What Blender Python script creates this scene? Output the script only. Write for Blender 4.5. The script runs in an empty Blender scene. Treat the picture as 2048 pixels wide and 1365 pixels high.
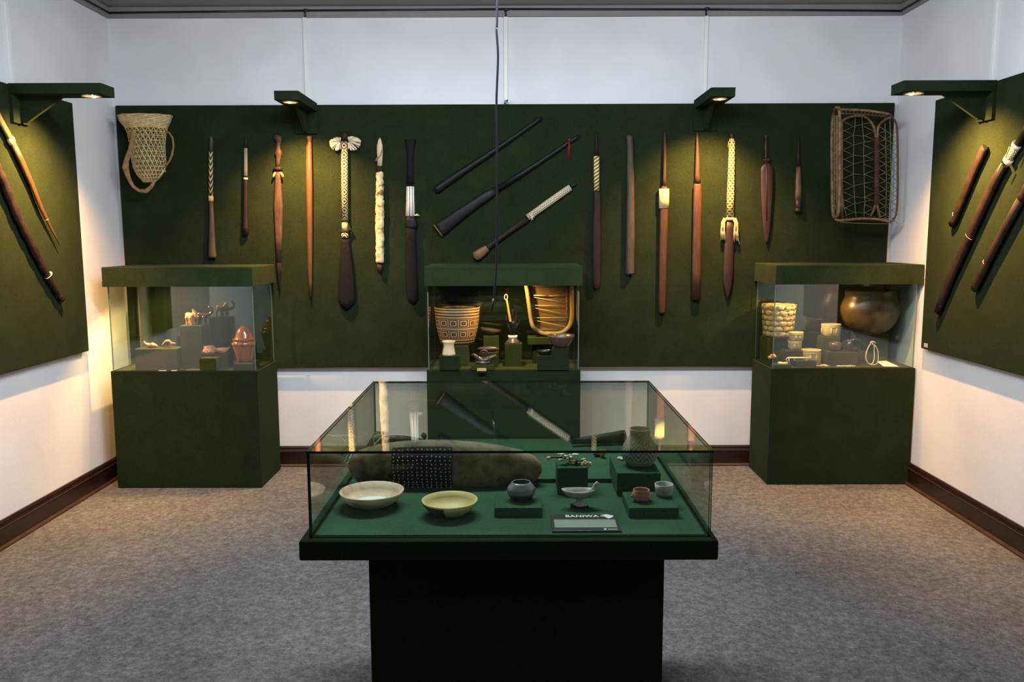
import bpy, bmesh, math, random
from mathutils import Vector, Matrix
random.seed(7)
PI = math.pi
S = bpy.context.scene

# ------------------------------------------------------------------ camera
F, PITCH, YAW, ROLL, CH = 1660.0, 0.12593, 0.00276, -0.00305, 1.55
cp, sp_, cy, sy, cr, sr = math.cos(PITCH), math.sin(PITCH), math.cos(YAW), math.sin(YAW), math.cos(ROLL), math.sin(ROLL)
vX = Vector((cy, sy, 0)); vY = Vector((-sy, cy, 0)); vZ = Vector((0, 0, 1))
FWD = vY*cp - vZ*sp_
UP0 = vY*sp_ + vZ*cp
RIGHT = vX*cr + UP0*sr
UP = -vX*sr + UP0*cr
cam = bpy.data.cameras.new('camera'); camo = bpy.data.objects.new('camera', cam)
S.collection.objects.link(camo)
cam.sensor_width = 36; cam.lens = F*36/2048; cam.clip_start = 0.02; cam.clip_end = 60
camo.matrix_world = Matrix(((RIGHT.x, UP.x, -FWD.x, 0), (RIGHT.y, UP.y, -FWD.y, 0), (RIGHT.z, UP.z, -FWD.z, CH), (0, 0, 0, 1)))
S.camera = camo
O = Vector((0, 0, CH))
def ray(u, v):
    return FWD + RIGHT*((u-1024)/F) + UP*((682.5-v)/F)
def onY(u, v, Y): d = ray(u, v); return O + d*(Y/d.y)
def onX(u, v, X): d = ray(u, v); return O + d*(X/d.x)
def onZ(u, v, Z): d = ray(u, v); return O + d*((Z-CH)/d.z)

# ------------------------------------------------------------------ light, world, exposure
S.view_settings.view_transform = 'Standard'; S.view_settings.look = 'None'
S.view_settings.exposure = 0.0; S.view_settings.gamma = 1.0; S.view_settings.use_curve_mapping = False
w = bpy.data.worlds.new('World'); S.world = w; w.use_nodes = True
w.node_tree.nodes['Background'].inputs[0].default_value = (0.75, 0.85, 1.0, 1)
w.node_tree.nodes['Background'].inputs[1].default_value = 0.05
def area(name, loc, size, size_y, power, col, target):
    l = bpy.data.lights.new(name, 'AREA'); l.shape = 'RECTANGLE'; l.size = size; l.size_y = size_y
    l.energy = power; l.color = col
    o = bpy.data.objects.new(name, l); S.collection.objects.link(o); o.location = loc
    o.rotation_euler = (Vector(target)-Vector(loc)).to_track_quat('-Z', 'Y').to_euler(); return o
def spot(name, loc, target, power, col, ang, blend, rad):
    l = bpy.data.lights.new(name, 'SPOT'); l.energy = power; l.color = col
    l.spot_size = math.radians(ang); l.spot_blend = blend; l.shadow_soft_size = rad
    o = bpy.data.objects.new(name, l); S.collection.objects.link(o); o.location = loc
    o.rotation_euler = (Vector(target)-Vector(loc)).to_track_quat('-Z', 'Y').to_euler(); return o
COOL = (0.84, 0.92, 1.0)
area('ceiling_fluorescent_light', (-0.25, 3.2, 2.86), 1.4, 0.3, 96, COOL, (-0.25, 3.2, 0))
area('added_back_wash', (0.15, 3.35, 2.62), 3.2, 0.12, 34, (0.86, 0.93, 1.0), (0.15, 5.5, 2.85))  # unseen light added to lift the upper back wall and ceiling
area('added_left_wash', (-0.9, 2.7, 2.66), 0.12, 2.4, 25, COOL, (-2.5, 3.4, 2.9))  # unseen light added to brighten the upper left wall
area('added_right_wash', (0.9, 2.7, 2.66), 0.12, 2.4, 20, COOL, (2.5, 3.4, 2.9))  # unseen light added to brighten the upper right wall
area('added_rear_fill', (0, -0.2, 2.86), 2.8, 0.4, 12, COOL, (0, 0.4, 0))  # unseen fill added behind the camera to lift the dark slab front
WARM = (1.0, 0.50, 0.14)
WARM2 = (1.0, 0.58, 0.20)

# ------------------------------------------------------------------ room numbers (metres)
D, XL, XR = 5.506, -2.589, 2.4755
HC, HB = 2.934, 0.138          # top of the white wall, height of the baseboard
YB = D-0.04                     # front of the back wall board
YR = -2.6                       # wall behind the camera
XBL, XBR = XL+0.04, XR-0.04     # fronts of the side boards

# ------------------------------------------------------------------ materials
def new_mat(name):
    m = bpy.data.materials.new(name); m.use_nodes = True
    nt = m.node_tree; b = nt.nodes['Principled BSDF']; return m, nt, b
def lnk(nt, a, b): nt.links.new(a, b)
def mth(nt, op, a, b=None, c=None):
    n = nt.nodes.new('ShaderNodeMath'); n.operation = op
    for i, x in enumerate((a, b, c)):
        if x is None: continue
        if hasattr(x, 'default_value') or hasattr(x, 'links'): nt.links.new(x, n.inputs[i])
        else: n.inputs[i].default_value = x
    return n.outputs[0]
def mixc(nt, f, a, b):
    n = nt.nodes.new('ShaderNodeMix'); n.data_type = 'RGBA'
    if isinstance(f, float): n.inputs[0].default_value = f
    else: nt.links.new(f, n.inputs[0])
    for i, x in ((6, a), (7, b)):
        if isinstance(x, tuple): n.inputs[i].default_value = (*x[:3], 1)
        else: nt.links.new(x, n.inputs[i])
    return n.outputs[2]
def noise(nt, scale, detail=3, rough=0.6, coord='Object', stretch=None):
    tc = nt.nodes.new('ShaderNodeTexCoord'); n = nt.nodes.new('ShaderNodeTexNoise')
    n.inputs['Scale'].default_value = scale; n.inputs['Detail'].default_value = detail; n.inputs['Roughness'].default_value = rough
    if stretch:
        mp = nt.nodes.new('ShaderNodeMapping'); mp.inputs['Scale'].default_value = stretch
        nt.links.new(tc.outputs[coord], mp.inputs[0]); nt.links.new(mp.outputs[0], n.inputs['Vector'])
    else: nt.links.new(tc.outputs[coord], n.inputs['Vector'])
    return n.outputs['Fac']
def ramp(nt, f, stops, const=False):
    n = nt.nodes.new('ShaderNodeValToRGB'); cr_ = n.color_ramp
    if const: cr_.interpolation = 'CONSTANT'
    while len(cr_.elements) < len(stops): cr_.elements.new(0.5)
    for e, (p, c) in zip(cr_.elements, stops): e.position = p; e.color = (*c, 1)
    nt.links.new(f, n.inputs[0]); return n.outputs[0]
def bump(nt, b, f, strength, dist=0.002):
    n = nt.nodes.new('ShaderNodeBump'); n.inputs['Strength'].default_value = strength; n.inputs['Distance'].default_value = dist
    nt.links.new(f, n.inputs['Height']); nt.links.new(n.outputs[0], b.inputs['Normal'])
def sc(c, k): return tuple(min(1, x*k) for x in c)
def mat(name, col, rough=0.6, var=0.25, scale=30, bmp=0.2, spec=0.4, col2=None, stretch=None, detail=4, metal=0):
    m, nt, b = new_mat(name)
    f = noise(nt, scale, detail, 0.65, stretch=stretch)
    c2 = col2 or sc(col, 1+var); c1 = sc(col, 1-var) if not col2 else col
    out = ramp(nt, f, [(0.32, c1), (0.68, c2)])
    nt.links.new(out, b.inputs['Base Color'])
    b.inputs['Roughness'].default_value = rough; b.inputs['Specular IOR Level'].default_value = spec
    b.inputs['Metallic'].default_value = metal
    if bmp: bump(nt, b, f, bmp)
    return m
def uvsep(nt):
    tc = nt.nodes.new('ShaderNodeTexCoord'); s = nt.nodes.new('ShaderNodeSeparateXYZ')
    nt.links.new(tc.outputs['UV'], s.inputs[0]); return s.outputs[0], s.outputs[1]
def pattern(name, kind, light, dark, nu=4, nv=30, rough=0.7, thr=0.5):
    """woven pattern in surface coordinates: u runs round the stick (0..1), v along it in metres"""
    m, nt, b = new_mat(name); u, v = uvsep(nt)
    U = mth(nt, 'MULTIPLY', u, nu); V = mth(nt, 'MULTIPLY', v, nv)
    fu = mth(nt, 'ABSOLUTE', mth(nt, 'SUBTRACT', mth(nt, 'FRACT', U), 0.5))
    fv = mth(nt, 'ABSOLUTE', mth(nt, 'SUBTRACT', mth(nt, 'FRACT', V), 0.5))
    if kind == 'diamond':
        d = mth(nt, 'FRACT', mth(nt, 'MULTIPLY', mth(nt, 'ADD', fu, fv), 3.0))
    elif kind == 'zigzag':
        d = mth(nt, 'FRACT', mth(nt, 'ADD', V, mth(nt, 'MULTIPLY', fu, 2.0)))
    elif kind == 'diag':
        d = mth(nt, 'FRACT', mth(nt, 'ADD', U, V))
    elif kind == 'lines':
        d = mth(nt, 'FRACT', U)
    elif kind == 'rings':
        d = mth(nt, 'FRACT', V)
    elif kind == 'check':
        d = mth(nt, 'ADD', mth(nt, 'MULTIPLY', mth(nt, 'GREATER_THAN', mth(nt, 'FRACT', U), 0.5), 0.5), mth(nt, 'MULTIPLY', mth(nt, 'GREATER_THAN', mth(nt, 'FRACT', V), 0.5), 0.5))
        d = mth(nt, 'PINGPONG', d, 0.5)
    elif kind == 'comb':      # honeycomb of light mesh with dark cells
        odd = mth(nt, 'MULTIPLY', mth(nt, 'GREATER_THAN', mth(nt, 'FRACT', mth(nt, 'MULTIPLY', V, 0.5)), 0.5), 0.5)
        fu2 = mth(nt, 'ABSOLUTE', mth(nt, 'SUBTRACT', mth(nt, 'FRACT', mth(nt, 'ADD', U, odd)), 0.5))
        r = mth(nt, 'SQRT', mth(nt, 'ADD', mth(nt, 'MULTIPLY', fu2, fu2), mth(nt, 'MULTIPLY', fv, fv)))
        d = r; 
    fac = mth(nt, 'GREATER_THAN', d, thr)
    nz = noise(nt, 300, 2)
    li = ramp(nt, nz, [(0.3, sc(light, 0.8)), (0.7, sc(light, 1.1))])
    c = mixc(nt, fac, dark, li)
    nt.links.new(c, b.inputs['Base Color']); b.inputs['Roughness'].default_value = rough
    b.inputs['Specular IOR Level'].default_value = 0.25
    bump(nt, b, fac, 0.35, 0.001)
    return m

def felt(name, col):
    m, nt, b = new_mat(name)
    f = noise(nt, 260, 5, 0.8)
    g = noise(nt, 6, 3, 0.6)
    f2 = mth(nt, 'ADD', mth(nt, 'MULTIPLY', f, 0.8), mth(nt, 'MULTIPLY', g, 0.2))
    nt.links.new(ramp(nt, f2, [(0.36, sc(col, 0.45)), (0.64, sc(col, 1.6))]), b.inputs['Base Color'])
    b.inputs['Roughness'].default_value = 1.0; b.inputs['Specular IOR Level'].default_value = 0.05
    b.inputs['Sheen Weight'].default_value = 0.03; b.inputs['Sheen Roughness'].default_value = 0.6
    b.inputs['Sheen Tint'].default_value = (0.5, 0.7, 0.4, 1)
    bump(nt, b, f, 0.5, 0.003); return m

M = {}
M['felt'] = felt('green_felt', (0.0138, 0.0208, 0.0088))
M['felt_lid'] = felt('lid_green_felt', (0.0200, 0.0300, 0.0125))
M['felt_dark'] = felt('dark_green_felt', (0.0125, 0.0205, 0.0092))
M['felt_lit'] = felt('lamp_lit_case_felt', (0.034, 0.040, 0.010))  # same green cloth in a lighter tone, case lamp light put into the colour
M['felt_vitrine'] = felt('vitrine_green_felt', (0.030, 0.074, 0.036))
# white painted wall
m, nt, b = new_mat('white_wall_paint'); f = noise(nt, 55, 5, 0.7); g = noise(nt, 2.5, 3, 0.5)
nt.links.new(ramp(nt, g, [(0.3, (0.70, 0.70, 0.71)), (0.7, (0.78, 0.78, 0.79))]), b.inputs['Base Color'])
b.inputs['Roughness'].default_value = 0.75; b.inputs['Specular IOR Level'].default_value = 0.25; bump(nt, b, f, 0.25, 0.003); M['wall'] = m
M['ceiling'] = mat('grey_ceiling_paint', (0.21, 0.20, 0.20), 0.8, 0.06, 4, 0.05, 0.2)
M['cornice'] = mat('grey_cornice_paint', (0.24, 0.23, 0.225), 0.7, 0.05, 8, 0.05, 0.2)
M['dark_room'] = mat('dark_rear_wall', (0.06, 0.055, 0.05), 0.8, 0.1, 4, 0)
# carpet
m, nt, b = new_mat('grey_carpet'); f = noise(nt, 220, 6, 0.8); g = noise(nt, 34, 6, 0.85); h_ = noise(nt, 1.6, 3, 0.5)
s_ = mth(nt, 'ADD', mth(nt, 'MULTIPLY', f, 0.36), mth(nt, 'MULTIPLY', g, 0.52)); s_ = mth(nt, 'ADD', s_, mth(nt, 'MULTIPLY', h_, 0.12))
nt.links.new(ramp(nt, s_, [(0.37, (0.042, 0.040, 0.039)), (0.5, (0.130, 0.126, 0.124)), (0.63, (0.27, 0.264, 0.262))]), b.inputs['Base Color'])
b.inputs['Roughness'].default_value = 1.0; b.inputs['Specular IOR Level'].default_value = 0.05; bump(nt, b, f, 0.6, 0.004); M['carpet'] = m
M['base'] = mat('dark_stained_baseboard', (0.018, 0.007, 0.005), 0.35, 0.4, 8, 0.1, 0.5, stretch=(1, 1, 14))
M['quarter'] = mat('brown_quarter_round', (0.050, 0.022, 0.014), 0.5, 0.35, 10, 0.1, 0.4)
M['plastic_white'] = mat('white_conduit_plastic', (0.80, 0.79, 0.76), 0.45, 0.03, 10, 0)
M['cable'] = mat('black_cable_rubber', (0.006, 0.006, 0.012), 0.35, 0.2, 20, 0, 0.5)
M['clip'] = mat('blue_clip_metal', (0.02, 0.10, 0.22), 0.4, 0.2, 20, 0, 0.5)

def glass(name, refl=None, tint=(0.93, 0.97, 0.95)):
    m = bpy.data.materials.new(name); m.use_nodes = True; nt = m.node_tree; nt.nodes.clear()
    o = nt.nodes.new('ShaderNodeOutputMaterial'); t = nt.nodes.new('ShaderNodeBsdfTransparent'); g = nt.nodes.new('ShaderNodeBsdfGlossy')
    t.inputs[0].default_value = (*tint, 1); g.inputs['Roughness'].default_value = 0.0; g.inputs[0].default_value = (1, 1, 1, 1)
    mx = nt.nodes.new('ShaderNodeMixShader')
    if refl is None:
        fr = nt.nodes.new('ShaderNodeLayerWeight'); fr.inputs['Blend'].default_value = 0.5
        fc = mth(nt, 'ADD', mth(nt, 'MULTIPLY', mth(nt, 'POWER', fr.outputs['Facing'], 5.0), 0.95), 0.052)
        nt.links.new(fc, mx.inputs[0])
    else:
        mx.inputs[0].default_value = refl
    nt.links.new(t.outputs[0], mx.inputs[1]); nt.links.new(g.outputs[0], mx.inputs[2]); nt.links.new(mx.outputs[0], o.inputs[0]); return m
M['glass'] = glass('clear_glass')
M['glass_back'] = glass('reflective_back_glass', 0.07, (0.85, 0.88, 0.86))
M['glass_edge'] = mat('dark_glass_edge', (0.004, 0.016, 0.020), 0.15, 0.1, 10, 0, 0.8)
M['glass_edge_l'] = mat('pale_glass_edge', (0.20, 0.24, 0.20), 0.25, 0.1, 10, 0, 0.6)

M['w_grey'] = mat('grey_brown_weathered_wood', (0.056, 0.041, 0.031), 0.6, 0.35, 9, 0.3, 0.3, stretch=(6, 6, 1))
M['w_dark'] = mat('dark_brown_wood', (0.018, 0.0105, 0.0085), 0.6, 0.4, 9, 0.3, 0.2, stretch=(6, 6, 1))
M['w_black'] = mat('blackened_wood', (0.0075, 0.0070, 0.0080), 0.5, 0.3, 30, 0.3, 0.2)
M['w_char'] = mat('charcoal_dark_wood', (0.0085, 0.0075, 0.0080), 0.8, 0.3, 60, 0.3, 0.12)
M['w_red'] = mat('reddish_brown_wood', (0.058, 0.025, 0.013), 0.55, 0.35, 9, 0.25, 0.25, stretch=(8, 8, 1))
M['w_redd'] = mat('dark_reddish_wood', (0.026, 0.0105, 0.0075), 0.5, 0.35, 9, 0.25, 0.4, stretch=(8, 8, 1))
M['w_rose'] = mat('worn_rosy_wood', (0.062, 0.031, 0.020), 0.6, 0.4, 14, 0.3, 0.3, stretch=(3, 3, 1))
M['w_orange'] = mat('orange_palm_wood', (0.090, 0.037, 0.012), 0.55, 0.2, 9, 0.15, 0.4, stretch=(8, 8, 1))
M['w_tan'] = mat('tan_worn_wood', (0.15, 0.078, 0.034), 0.5, 0.4, 14, 0.2, 0.35, stretch=(4, 4, 1))
M['w_bark'] = mat('dark_bark_wood', (0.018, 0.0085, 0.0065), 0.7, 0.6, 16, 0.8, 0.25)
M['horn'] = mat('pale_bone', (0.52, 0.42, 0.27), 0.5, 0.25, 25, 0.1, 0.4)
M['ivory'] = mat('ivory_white_bone', (0.72, 0.66, 0.50), 0.45, 0.1, 30, 0.05, 0.4)
M['cotton'] = mat('cream_cotton_thread', (0.70, 0.60, 0.42), 0.9, 0.15, 90, 0.4, 0.1)
M['cotton_y'] = mat('yellow_cotton_thread', (0.58, 0.43, 0.17), 0.9, 0.15, 90, 0.4, 0.1)
M['cord_gold'] = mat('golden_twisted_cord', (0.36, 0.235, 0.075), 0.8, 0.2, 90, 0.3, 0.1)
M['tie'] = mat('dark_fibre_binding', (0.022, 0.015, 0.010), 0.8, 0.3, 60, 0.3, 0.15)
M['bind_y'] = mat('pale_cane_binding', (0.52, 0.40, 0.16), 0.6, 0.2, 60, 0.2, 0.2)
M['red_cord'] = mat('dark_red_cord', (0.20, 0.012, 0.012), 0.8, 0.3, 60, 0.2, 0.15)
M['shell_o'] = mat('orange_shell', (0.62, 0.32, 0.15), 0.3, 0.25, 20, 0, 0.5)
M['cane'] = mat('tan_cane', (0.56, 0.41, 0.19), 0.65, 0.3, 30, 0.2, 0.2)
M['cane_b'] = mat('brown_bast_strap', (0.27, 0.15, 0.065), 0.8, 0.35, 40, 0.3, 0.15)
M['rod'] = mat('brown_bent_rod', (0.19, 0.105, 0.048), 0.55, 0.5, 22, 0.3, 0.3)
M['rod_d'] = mat('dark_red_bent_rod', (0.10, 0.035, 0.022), 0.5, 0.3, 22, 0.2, 0.3)
M['string'] = mat('tan_net_string', (0.26, 0.19, 0.095), 0.9, 0.2, 60, 0, 0.1)
M['string_w'] = mat('pale_string', (0.62, 0.56, 0.40), 0.85, 0.1, 60, 0, 0.1)
M['clay'] = mat('orange_fired_clay', (0.48, 0.20, 0.075), 0.4, 0.2, 30, 0.1, 0.45)
M['clay_br'] = mat('glazed_brown_clay', (0.27, 0.080, 0.012), 0.16, 0.22, 12, 0.05, 0.7)
M['clay_pk'] = mat('pinkish_clay', (0.42, 0.19, 0.11), 0.45, 0.3, 40, 0.1, 0.4)
M['clay_dk'] = mat('burnished_dark_clay', (0.075, 0.045, 0.035), 0.28, 0.35, 20, 0.08, 0.55)
M['clay_cr'] = mat('cream_clay', (0.56, 0.46, 0.28), 0.6, 0.12, 30, 0.1, 0.3)
M['clay_bl'] = mat('black_burnished_clay', (0.018, 0.016, 0.016), 0.25, 0.4, 20, 0.05, 0.6)
M['clay_gr'] = mat('grey_white_clay', (0.42, 0.375, 0.33), 0.4, 0.22, 40, 0.1, 0.4)
M['metal_gr'] = mat('smoky_silver_glaze', (0.20, 0.19, 0.20), 0.22, 0.35, 22, 0.05, 0.7)
M['hand'] = mat('dark_polished_mannequin_wood', (0.007, 0.005, 0.004), 0.22, 0.3, 20, 0, 0.6)
M['pot_bz'] = mat('bronze_brown_burnished_clay', (0.028, 0.016, 0.007), 0.36, 0.5, 7, 0.1, 0.6, col2=(0.115, 0.065, 0.022))
M['paper'] = mat('white_paper', (0.70, 0.67, 0.64), 0.8, 0.04, 20, 0)
M['rock'] = mat('orange_fungus', (0.62, 0.34, 0.10), 0.8, 0.35, 60, 0.6, 0.15)
M['fur'] = mat('dark_fur', (0.05, 0.035, 0.028), 0.95, 0.6, 60, 0.8, 0.1)
M['feather_y'] = mat('yellow_feather', (0.75, 0.36, 0.02), 0.8, 0.2, 60, 0.2, 0.1)
M['feather_r'] = mat('pink_red_feather', (0.45, 0.10, 0.09), 0.8, 0.2, 60, 0.2, 0.1)
M['seed'] = mat('black_seed_beads', (0.010, 0.012, 0.014), 0.3, 0.3, 60, 0, 0.5)
M['bead_w'] = mat('pale_shell_beads', (0.70, 0.56, 0.34), 0.35, 0.25, 90, 0, 0.5)
M['bead_y'] = mat('tooth_yellow_beads', (0.66, 0.40, 0.13), 0.4, 0.3, 90, 0, 0.5)
M['sign'] = mat('black_sign_panel', (0.010, 0.011, 0.010), 0.4, 0.1, 20, 0, 0.4)
M['ink_w'] = mat('cream_print', (0.80, 0.76, 0.60), 0.6, 0.02, 20, 0)
M['lampring'] = mat('chrome_lamp_ring', (0.70, 0.62, 0.45), 0.2, 0.05, 20, 0, 0.6, metal=0.8)
M['pin'] = mat('bright_tie_wire', (0.70, 0.62, 0.42), 0.4, 0.1, 20, 0, 0.5)
def emis(name, col, k):
    m, nt, b = new_mat(name); b.inputs['Emission Color'].default_value = (*col, 1); b.inputs['Emission Strength'].default_value = k
    b.inputs['Base Color'].default_value = (0.8, 0.7, 0.5, 1); return m
M['bulb'] = emis('halogen_bulb_glow', (1.0, 0.62, 0.30), 9.0)
M['reflector'] = emis('halogen_reflector_glow', (1.0, 0.42, 0.10), 1.3)
# patterned materials
LT = (0.60, 0.44, 0.20); LD = (0.045, 0.026, 0.018)
M['p_zig'] = pattern('zigzag_cane_wrap', 'zigzag', LT, LD, 2, 26)
M['p_diam'] = pattern('fine_diamond_cane_wrap', 'diamond', (0.70, 0.58, 0.36), (0.05, 0.03, 0.02), 3, 46)
M['p_diam2'] = pattern('large_diamond_cane_wrap', 'diamond', (0.72, 0.58, 0.32), (0.06, 0.035, 0.02), 2, 17, thr=0.45)
M['p_diag'] = pattern('diagonal_striped_cane_wrap', 'diag', (0.72, 0.55, 0.22), (0.07, 0.035, 0.015), 3, 44, thr=0.38)
M['p_lines'] = pattern('white_wrap_with_dark_lines', 'lines', (0.78, 0.75, 0.66), (0.04, 0.03, 0.03), 9, 1, thr=0.2)
M['p_comb'] = pattern('honeycomb_net_wrap', 'comb', (0.62, 0.47, 0.18), (0.07, 0.035, 0.014), 5, 62, thr=0.30)
M['p_check'] = pattern('fine_checked_cane_wrap', 'check', (0.74, 0.58, 0.30), (0.50, 0.36, 0.16), 14, 160, thr=0.2)
M['p_hatch'] = pattern('herringbone_cane_wrap', 'diamond', (0.76, 0.66, 0.46), (0.10, 0.07, 0.04), 3, 30, thr=0.42)
M['p_weave'] = pattern('golden_fine_weave', 'check', (0.19, 0.11, 0.03), (0.10, 0.055, 0.015), 70, 170, thr=0.2)
M['p_braid'] = pattern('braided_golden_rim', 'zigzag', (0.36, 0.235, 0.08), (0.13, 0.07, 0.02), 2, 110, thr=0.22)
M['p_palm'] = pattern('pale_palm_strip_weave', 'rings', (0.42, 0.33, 0.15), (0.26, 0.185, 0.075), 14, 150, thr=0.3)
M['p_snake'] = pattern('fine_scaled_wrap', 'check', (0.50, 0.38, 0.16), (0.10, 0.07, 0.03), 12, 150, thr=0.2)

# mottled materials
def mottled(name, stops, scale, rough=0.6, bmp=0.2, detail=4, stretch=None, spec=0.3):
    m, nt, b = new_mat(name); f = noise(nt, scale, detail, 0.6, stretch=stretch)
    nt.links.new(ramp(nt, f, stops), b.inputs['Base Color']); b.inputs['Roughness'].default_value = rough
    b.inputs['Specular IOR Level'].default_value = spec; bump(nt, b, f, bmp, 0.002); return m
M['log'] = mottled('mottled_tan_gourd_skin', [(0.38, (0.035, 0.025, 0.014)), (0.47, (0.15, 0.108, 0.050)), (0.57, (0.27, 0.20, 0.095)), (0.68, (0.09, 0.062, 0.034))], 7, 0.6, 0.3)
M['spearskin'] = mottled('flaking_pale_skin_cover', [(0.36, (0.10, 0.07, 0.03)), (0.45, (0.42, 0.34, 0.17)), (0.62, (0.66, 0.58, 0.38))], 26, 0.8, 0.9)
M['bowl_pink'] = mottled('pinkish_chalky_clay', [(0.32, (0.36, 0.17, 0.095)), (0.48, (0.62, 0.42, 0.26)), (0.66, (0.74, 0.57, 0.39))], 14, 0.7, 0.15)
M['bowl_yel'] = mottled('yellow_cream_clay', [(0.30, (0.48, 0.35, 0.12)), (0.6, (0.66, 0.53, 0.22))], 8, 0.5, 0.1)
M['smudge'] = mottled('soot_black_smudge', [(0.4, (0.030, 0.028, 0.022)), (0.6, (0.12, 0.10, 0.06))], 18, 0.7, 0.1)

# ------------------------------------------------------------------ mesh builder
class MB:
    def __init__(s): s.v = []; s.f = []; s.uv = []; s.sm = []; s.mi = []
    def face(s, idx, uvs=None, smooth=True, mi=0):
        s.f.append(idx); s.uv.append(uvs or [(0, 0)]*len(idx)); s.sm.append(smooth); s.mi.append(mi)
    def box(s, x0, x1, y0, y1, z0, z1, mi=0, bev=0.0):
        x0, x1 = min(x0, x1), max(x0, x1); y0, y1 = min(y0, y1), max(y0, y1); z0, z1 = min(z0, z1), max(z0, z1)
        if bev <= 0:
            n = len(s.v)
            s.v += [Vector(p) for p in ((x0,y0,z0),(x1,y0,z0),(x1,y1,z0),(x0,y1,z0),(x0,y0,z1),(x1,y0,z1),(x1,y1,z1),(x0,y1,z1))]
            for q in ((0,3,2,1),(4,5,6,7),(0,1,5,4),(1,2,6,5),(2,3,7,6),(3,0,4,7)):
                s.face([n+i for i in q], [(0,0),(1,0),(1,1),(0,1)], False, mi)
            return s
        b = min(bev, (x1-x0)/3, (y1-y0)/3, (z1-z0)/3)
        bm = bmesh.new(); bmesh.ops.create_cube(bm, size=1)
        for v in bm.verts: v.co = Vector((x0 if v.co.x < 0 else x1, y0 if v.co.y < 0 else y1, z0 if v.co.z < 0 else z1))
        bmesh.ops.bevel(bm, geom=bm.edges[:], offset=b, segments=2, affect='EDGES', profile=0.5)
        n = len(s.v); bm.verts.ensure_lookup_table()
        s.v += [v.co.copy() for v in bm.verts]
        for f in bm.faces: s.face([n+v.index for v in f.verts], None, False, mi)
        bm.free(); return s
    def ring_loft(s, rings, closed=True, cap0=True, cap1=True, vs=None, mi=0, smooth=True):
        n0 = len(s.v); k = len(rings[0])
        for r in rings: s.v += r
        if vs is None:
            vs = [0]
            for a, b_ in zip(rings, rings[1:]): vs.append(vs[-1]+(sum(((q-p).length for p, q in zip(a, b_)), 0)/k))
        for i in range(len(rings)-1):
            for j in range(k if closed else k-1):
                a = n0+i*k+j; b_ = n0+i*k+(j+1) % k; c = b_+k; d = a+k
                s.face([a, b_, c, d], [(j/k, vs[i]), ((j+1)/k, vs[i]), ((j+1)/k, vs[i+1]), (j/k, vs[i+1])], smooth, mi)
        if cap0: s.face([n0+j for j in range(k)][::-1], [(0.5, 0)]*k, False, mi)
        if cap1: s.face([n0+(len(rings)-1)*k+j for j in range(k)], [(0.5, vs[-1])]*k, False, mi)
        return s
    def sweep(s, pts, wid, dep=None, normal=None, seg=12, cap=True, pw=2.0, mi=0, closed=False):
        """pts path; wid, dep half-sizes across and along the normal; normal fixed or per point"""
        pts = [Vector(p) for p in pts]; n = len(pts)
        if not hasattr(wid, '__len__'): wid = [wid]*n
        if dep is None: dep = wid
        if not hasattr(dep, '__len__'): dep = [dep]*n
        rings = []; pn = None
        for i, p in enumerate(pts):
            if closed: t = pts[(i+1) % n]-pts[i-1]
            else: t = pts[min(i+1, n-1)]-pts[max(i-1, 0)]
            t = t.normalized() if t.length > 1e-9 else Vector((0, 0, 1))
            if normal is None:
                if pn is None: pn = t.orthogonal().normalized()
                nn = (pn-t*pn.dot(t)); nn = nn.normalized() if nn.length > 1e-6 else t.orthogonal().normalized(); pn = nn
            else:
                q = normal[i] if isinstance(normal, list) else normal
                nn = Vector(q)-t*Vector(q).dot(t); nn.normalize()
            sd = t.cross(nn).normalized(); r = []
            for j in range(seg):
                a = 2*PI*j/seg; c, d = math.cos(a), math.sin(a)
                if pw != 2.0:
                    c = math.copysign(abs(c)**(2/pw), c); d = math.copysign(abs(d)**(2/pw), d)
                r.append(p+sd*c*wid[i]+nn*d*dep[i])
            rings.append(r)
        if closed: rings.append([q.copy() for q in rings[0]])
        return s.ring_loft(rings, True, cap and not closed, cap and not closed, mi=mi)
    def lathe(s, c, prof, seg=36, wob=0, sx=1, sy=1, mi=0, tilt=None, cap=True):
        """prof: (radius, height) from the bottom; inner wall is included by going back down"""
        c = Vector(c); rings = []; ph = random.random()*6
        for r, h in prof:
            ring = []
            for j in range(seg):
                a = 2*PI*j/seg; k = 1+wob*(math.sin(2*a+ph)+0.6*math.sin(3*a+2*ph)+0.3*math.sin(7*a))
                ring.append(Vector((math.cos(a)*r*k*sx, math.sin(a)*r*k*sy, h)))
            rings.append(ring)
        if tilt is not None: rings = [[tilt @ q for q in r] for r in rings]
        rings = [[c+q for q in r] for r in rings]
        return s.ring_loft(rings, True, cap, cap, mi=mi)
    def ball(s, c, r, sx=1, sy=1, sz=1, seg=8, rings=5, mi=0, rot=None):
        c = Vector(c); rr = []
        for i in range(rings+1):
            t = PI*i/rings; t = min(max(t, 0.08), PI-0.08)
            ring = [Vector((math.cos(2*PI*j/seg)*math.sin(t)*r*sx, math.sin(2*PI*j/seg)*math.sin(t)*r*sy, -math.cos(t)*r*sz)) for j in range(seg)]
            if rot is not None: ring = [rot @ q for q in ring]
            rr.append([c+q for q in ring])
        return s.ring_loft(rr, mi=mi)
    def poly(s, pts, mi=0, flip=False):
        n = len(s.v); s.v += [Vector(p) for p in pts]; idx = list(range(n, n+len(pts)))
        s.face(idx[::-1] if flip else idx, None, False, mi); return s
    def prism(s, pts, ext, mi=0):
        """closed outline extruded by vector ext"""
        ext = Vector(ext); n = len(s.v); k = len(pts)
        s.v += [Vector(p) for p in pts]+[Vector(p)+ext for p in pts]
        s.face([n+i for i in range(k)], None, False, mi); s.face([n+k+i for i in range(k)][::-1], None, False, mi)
        for i in range(k):
            j = (i+1) % k; s.face([n+i, n+k+i, n+k+j, n+j][::-1], None, False, mi)
        return s

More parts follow.
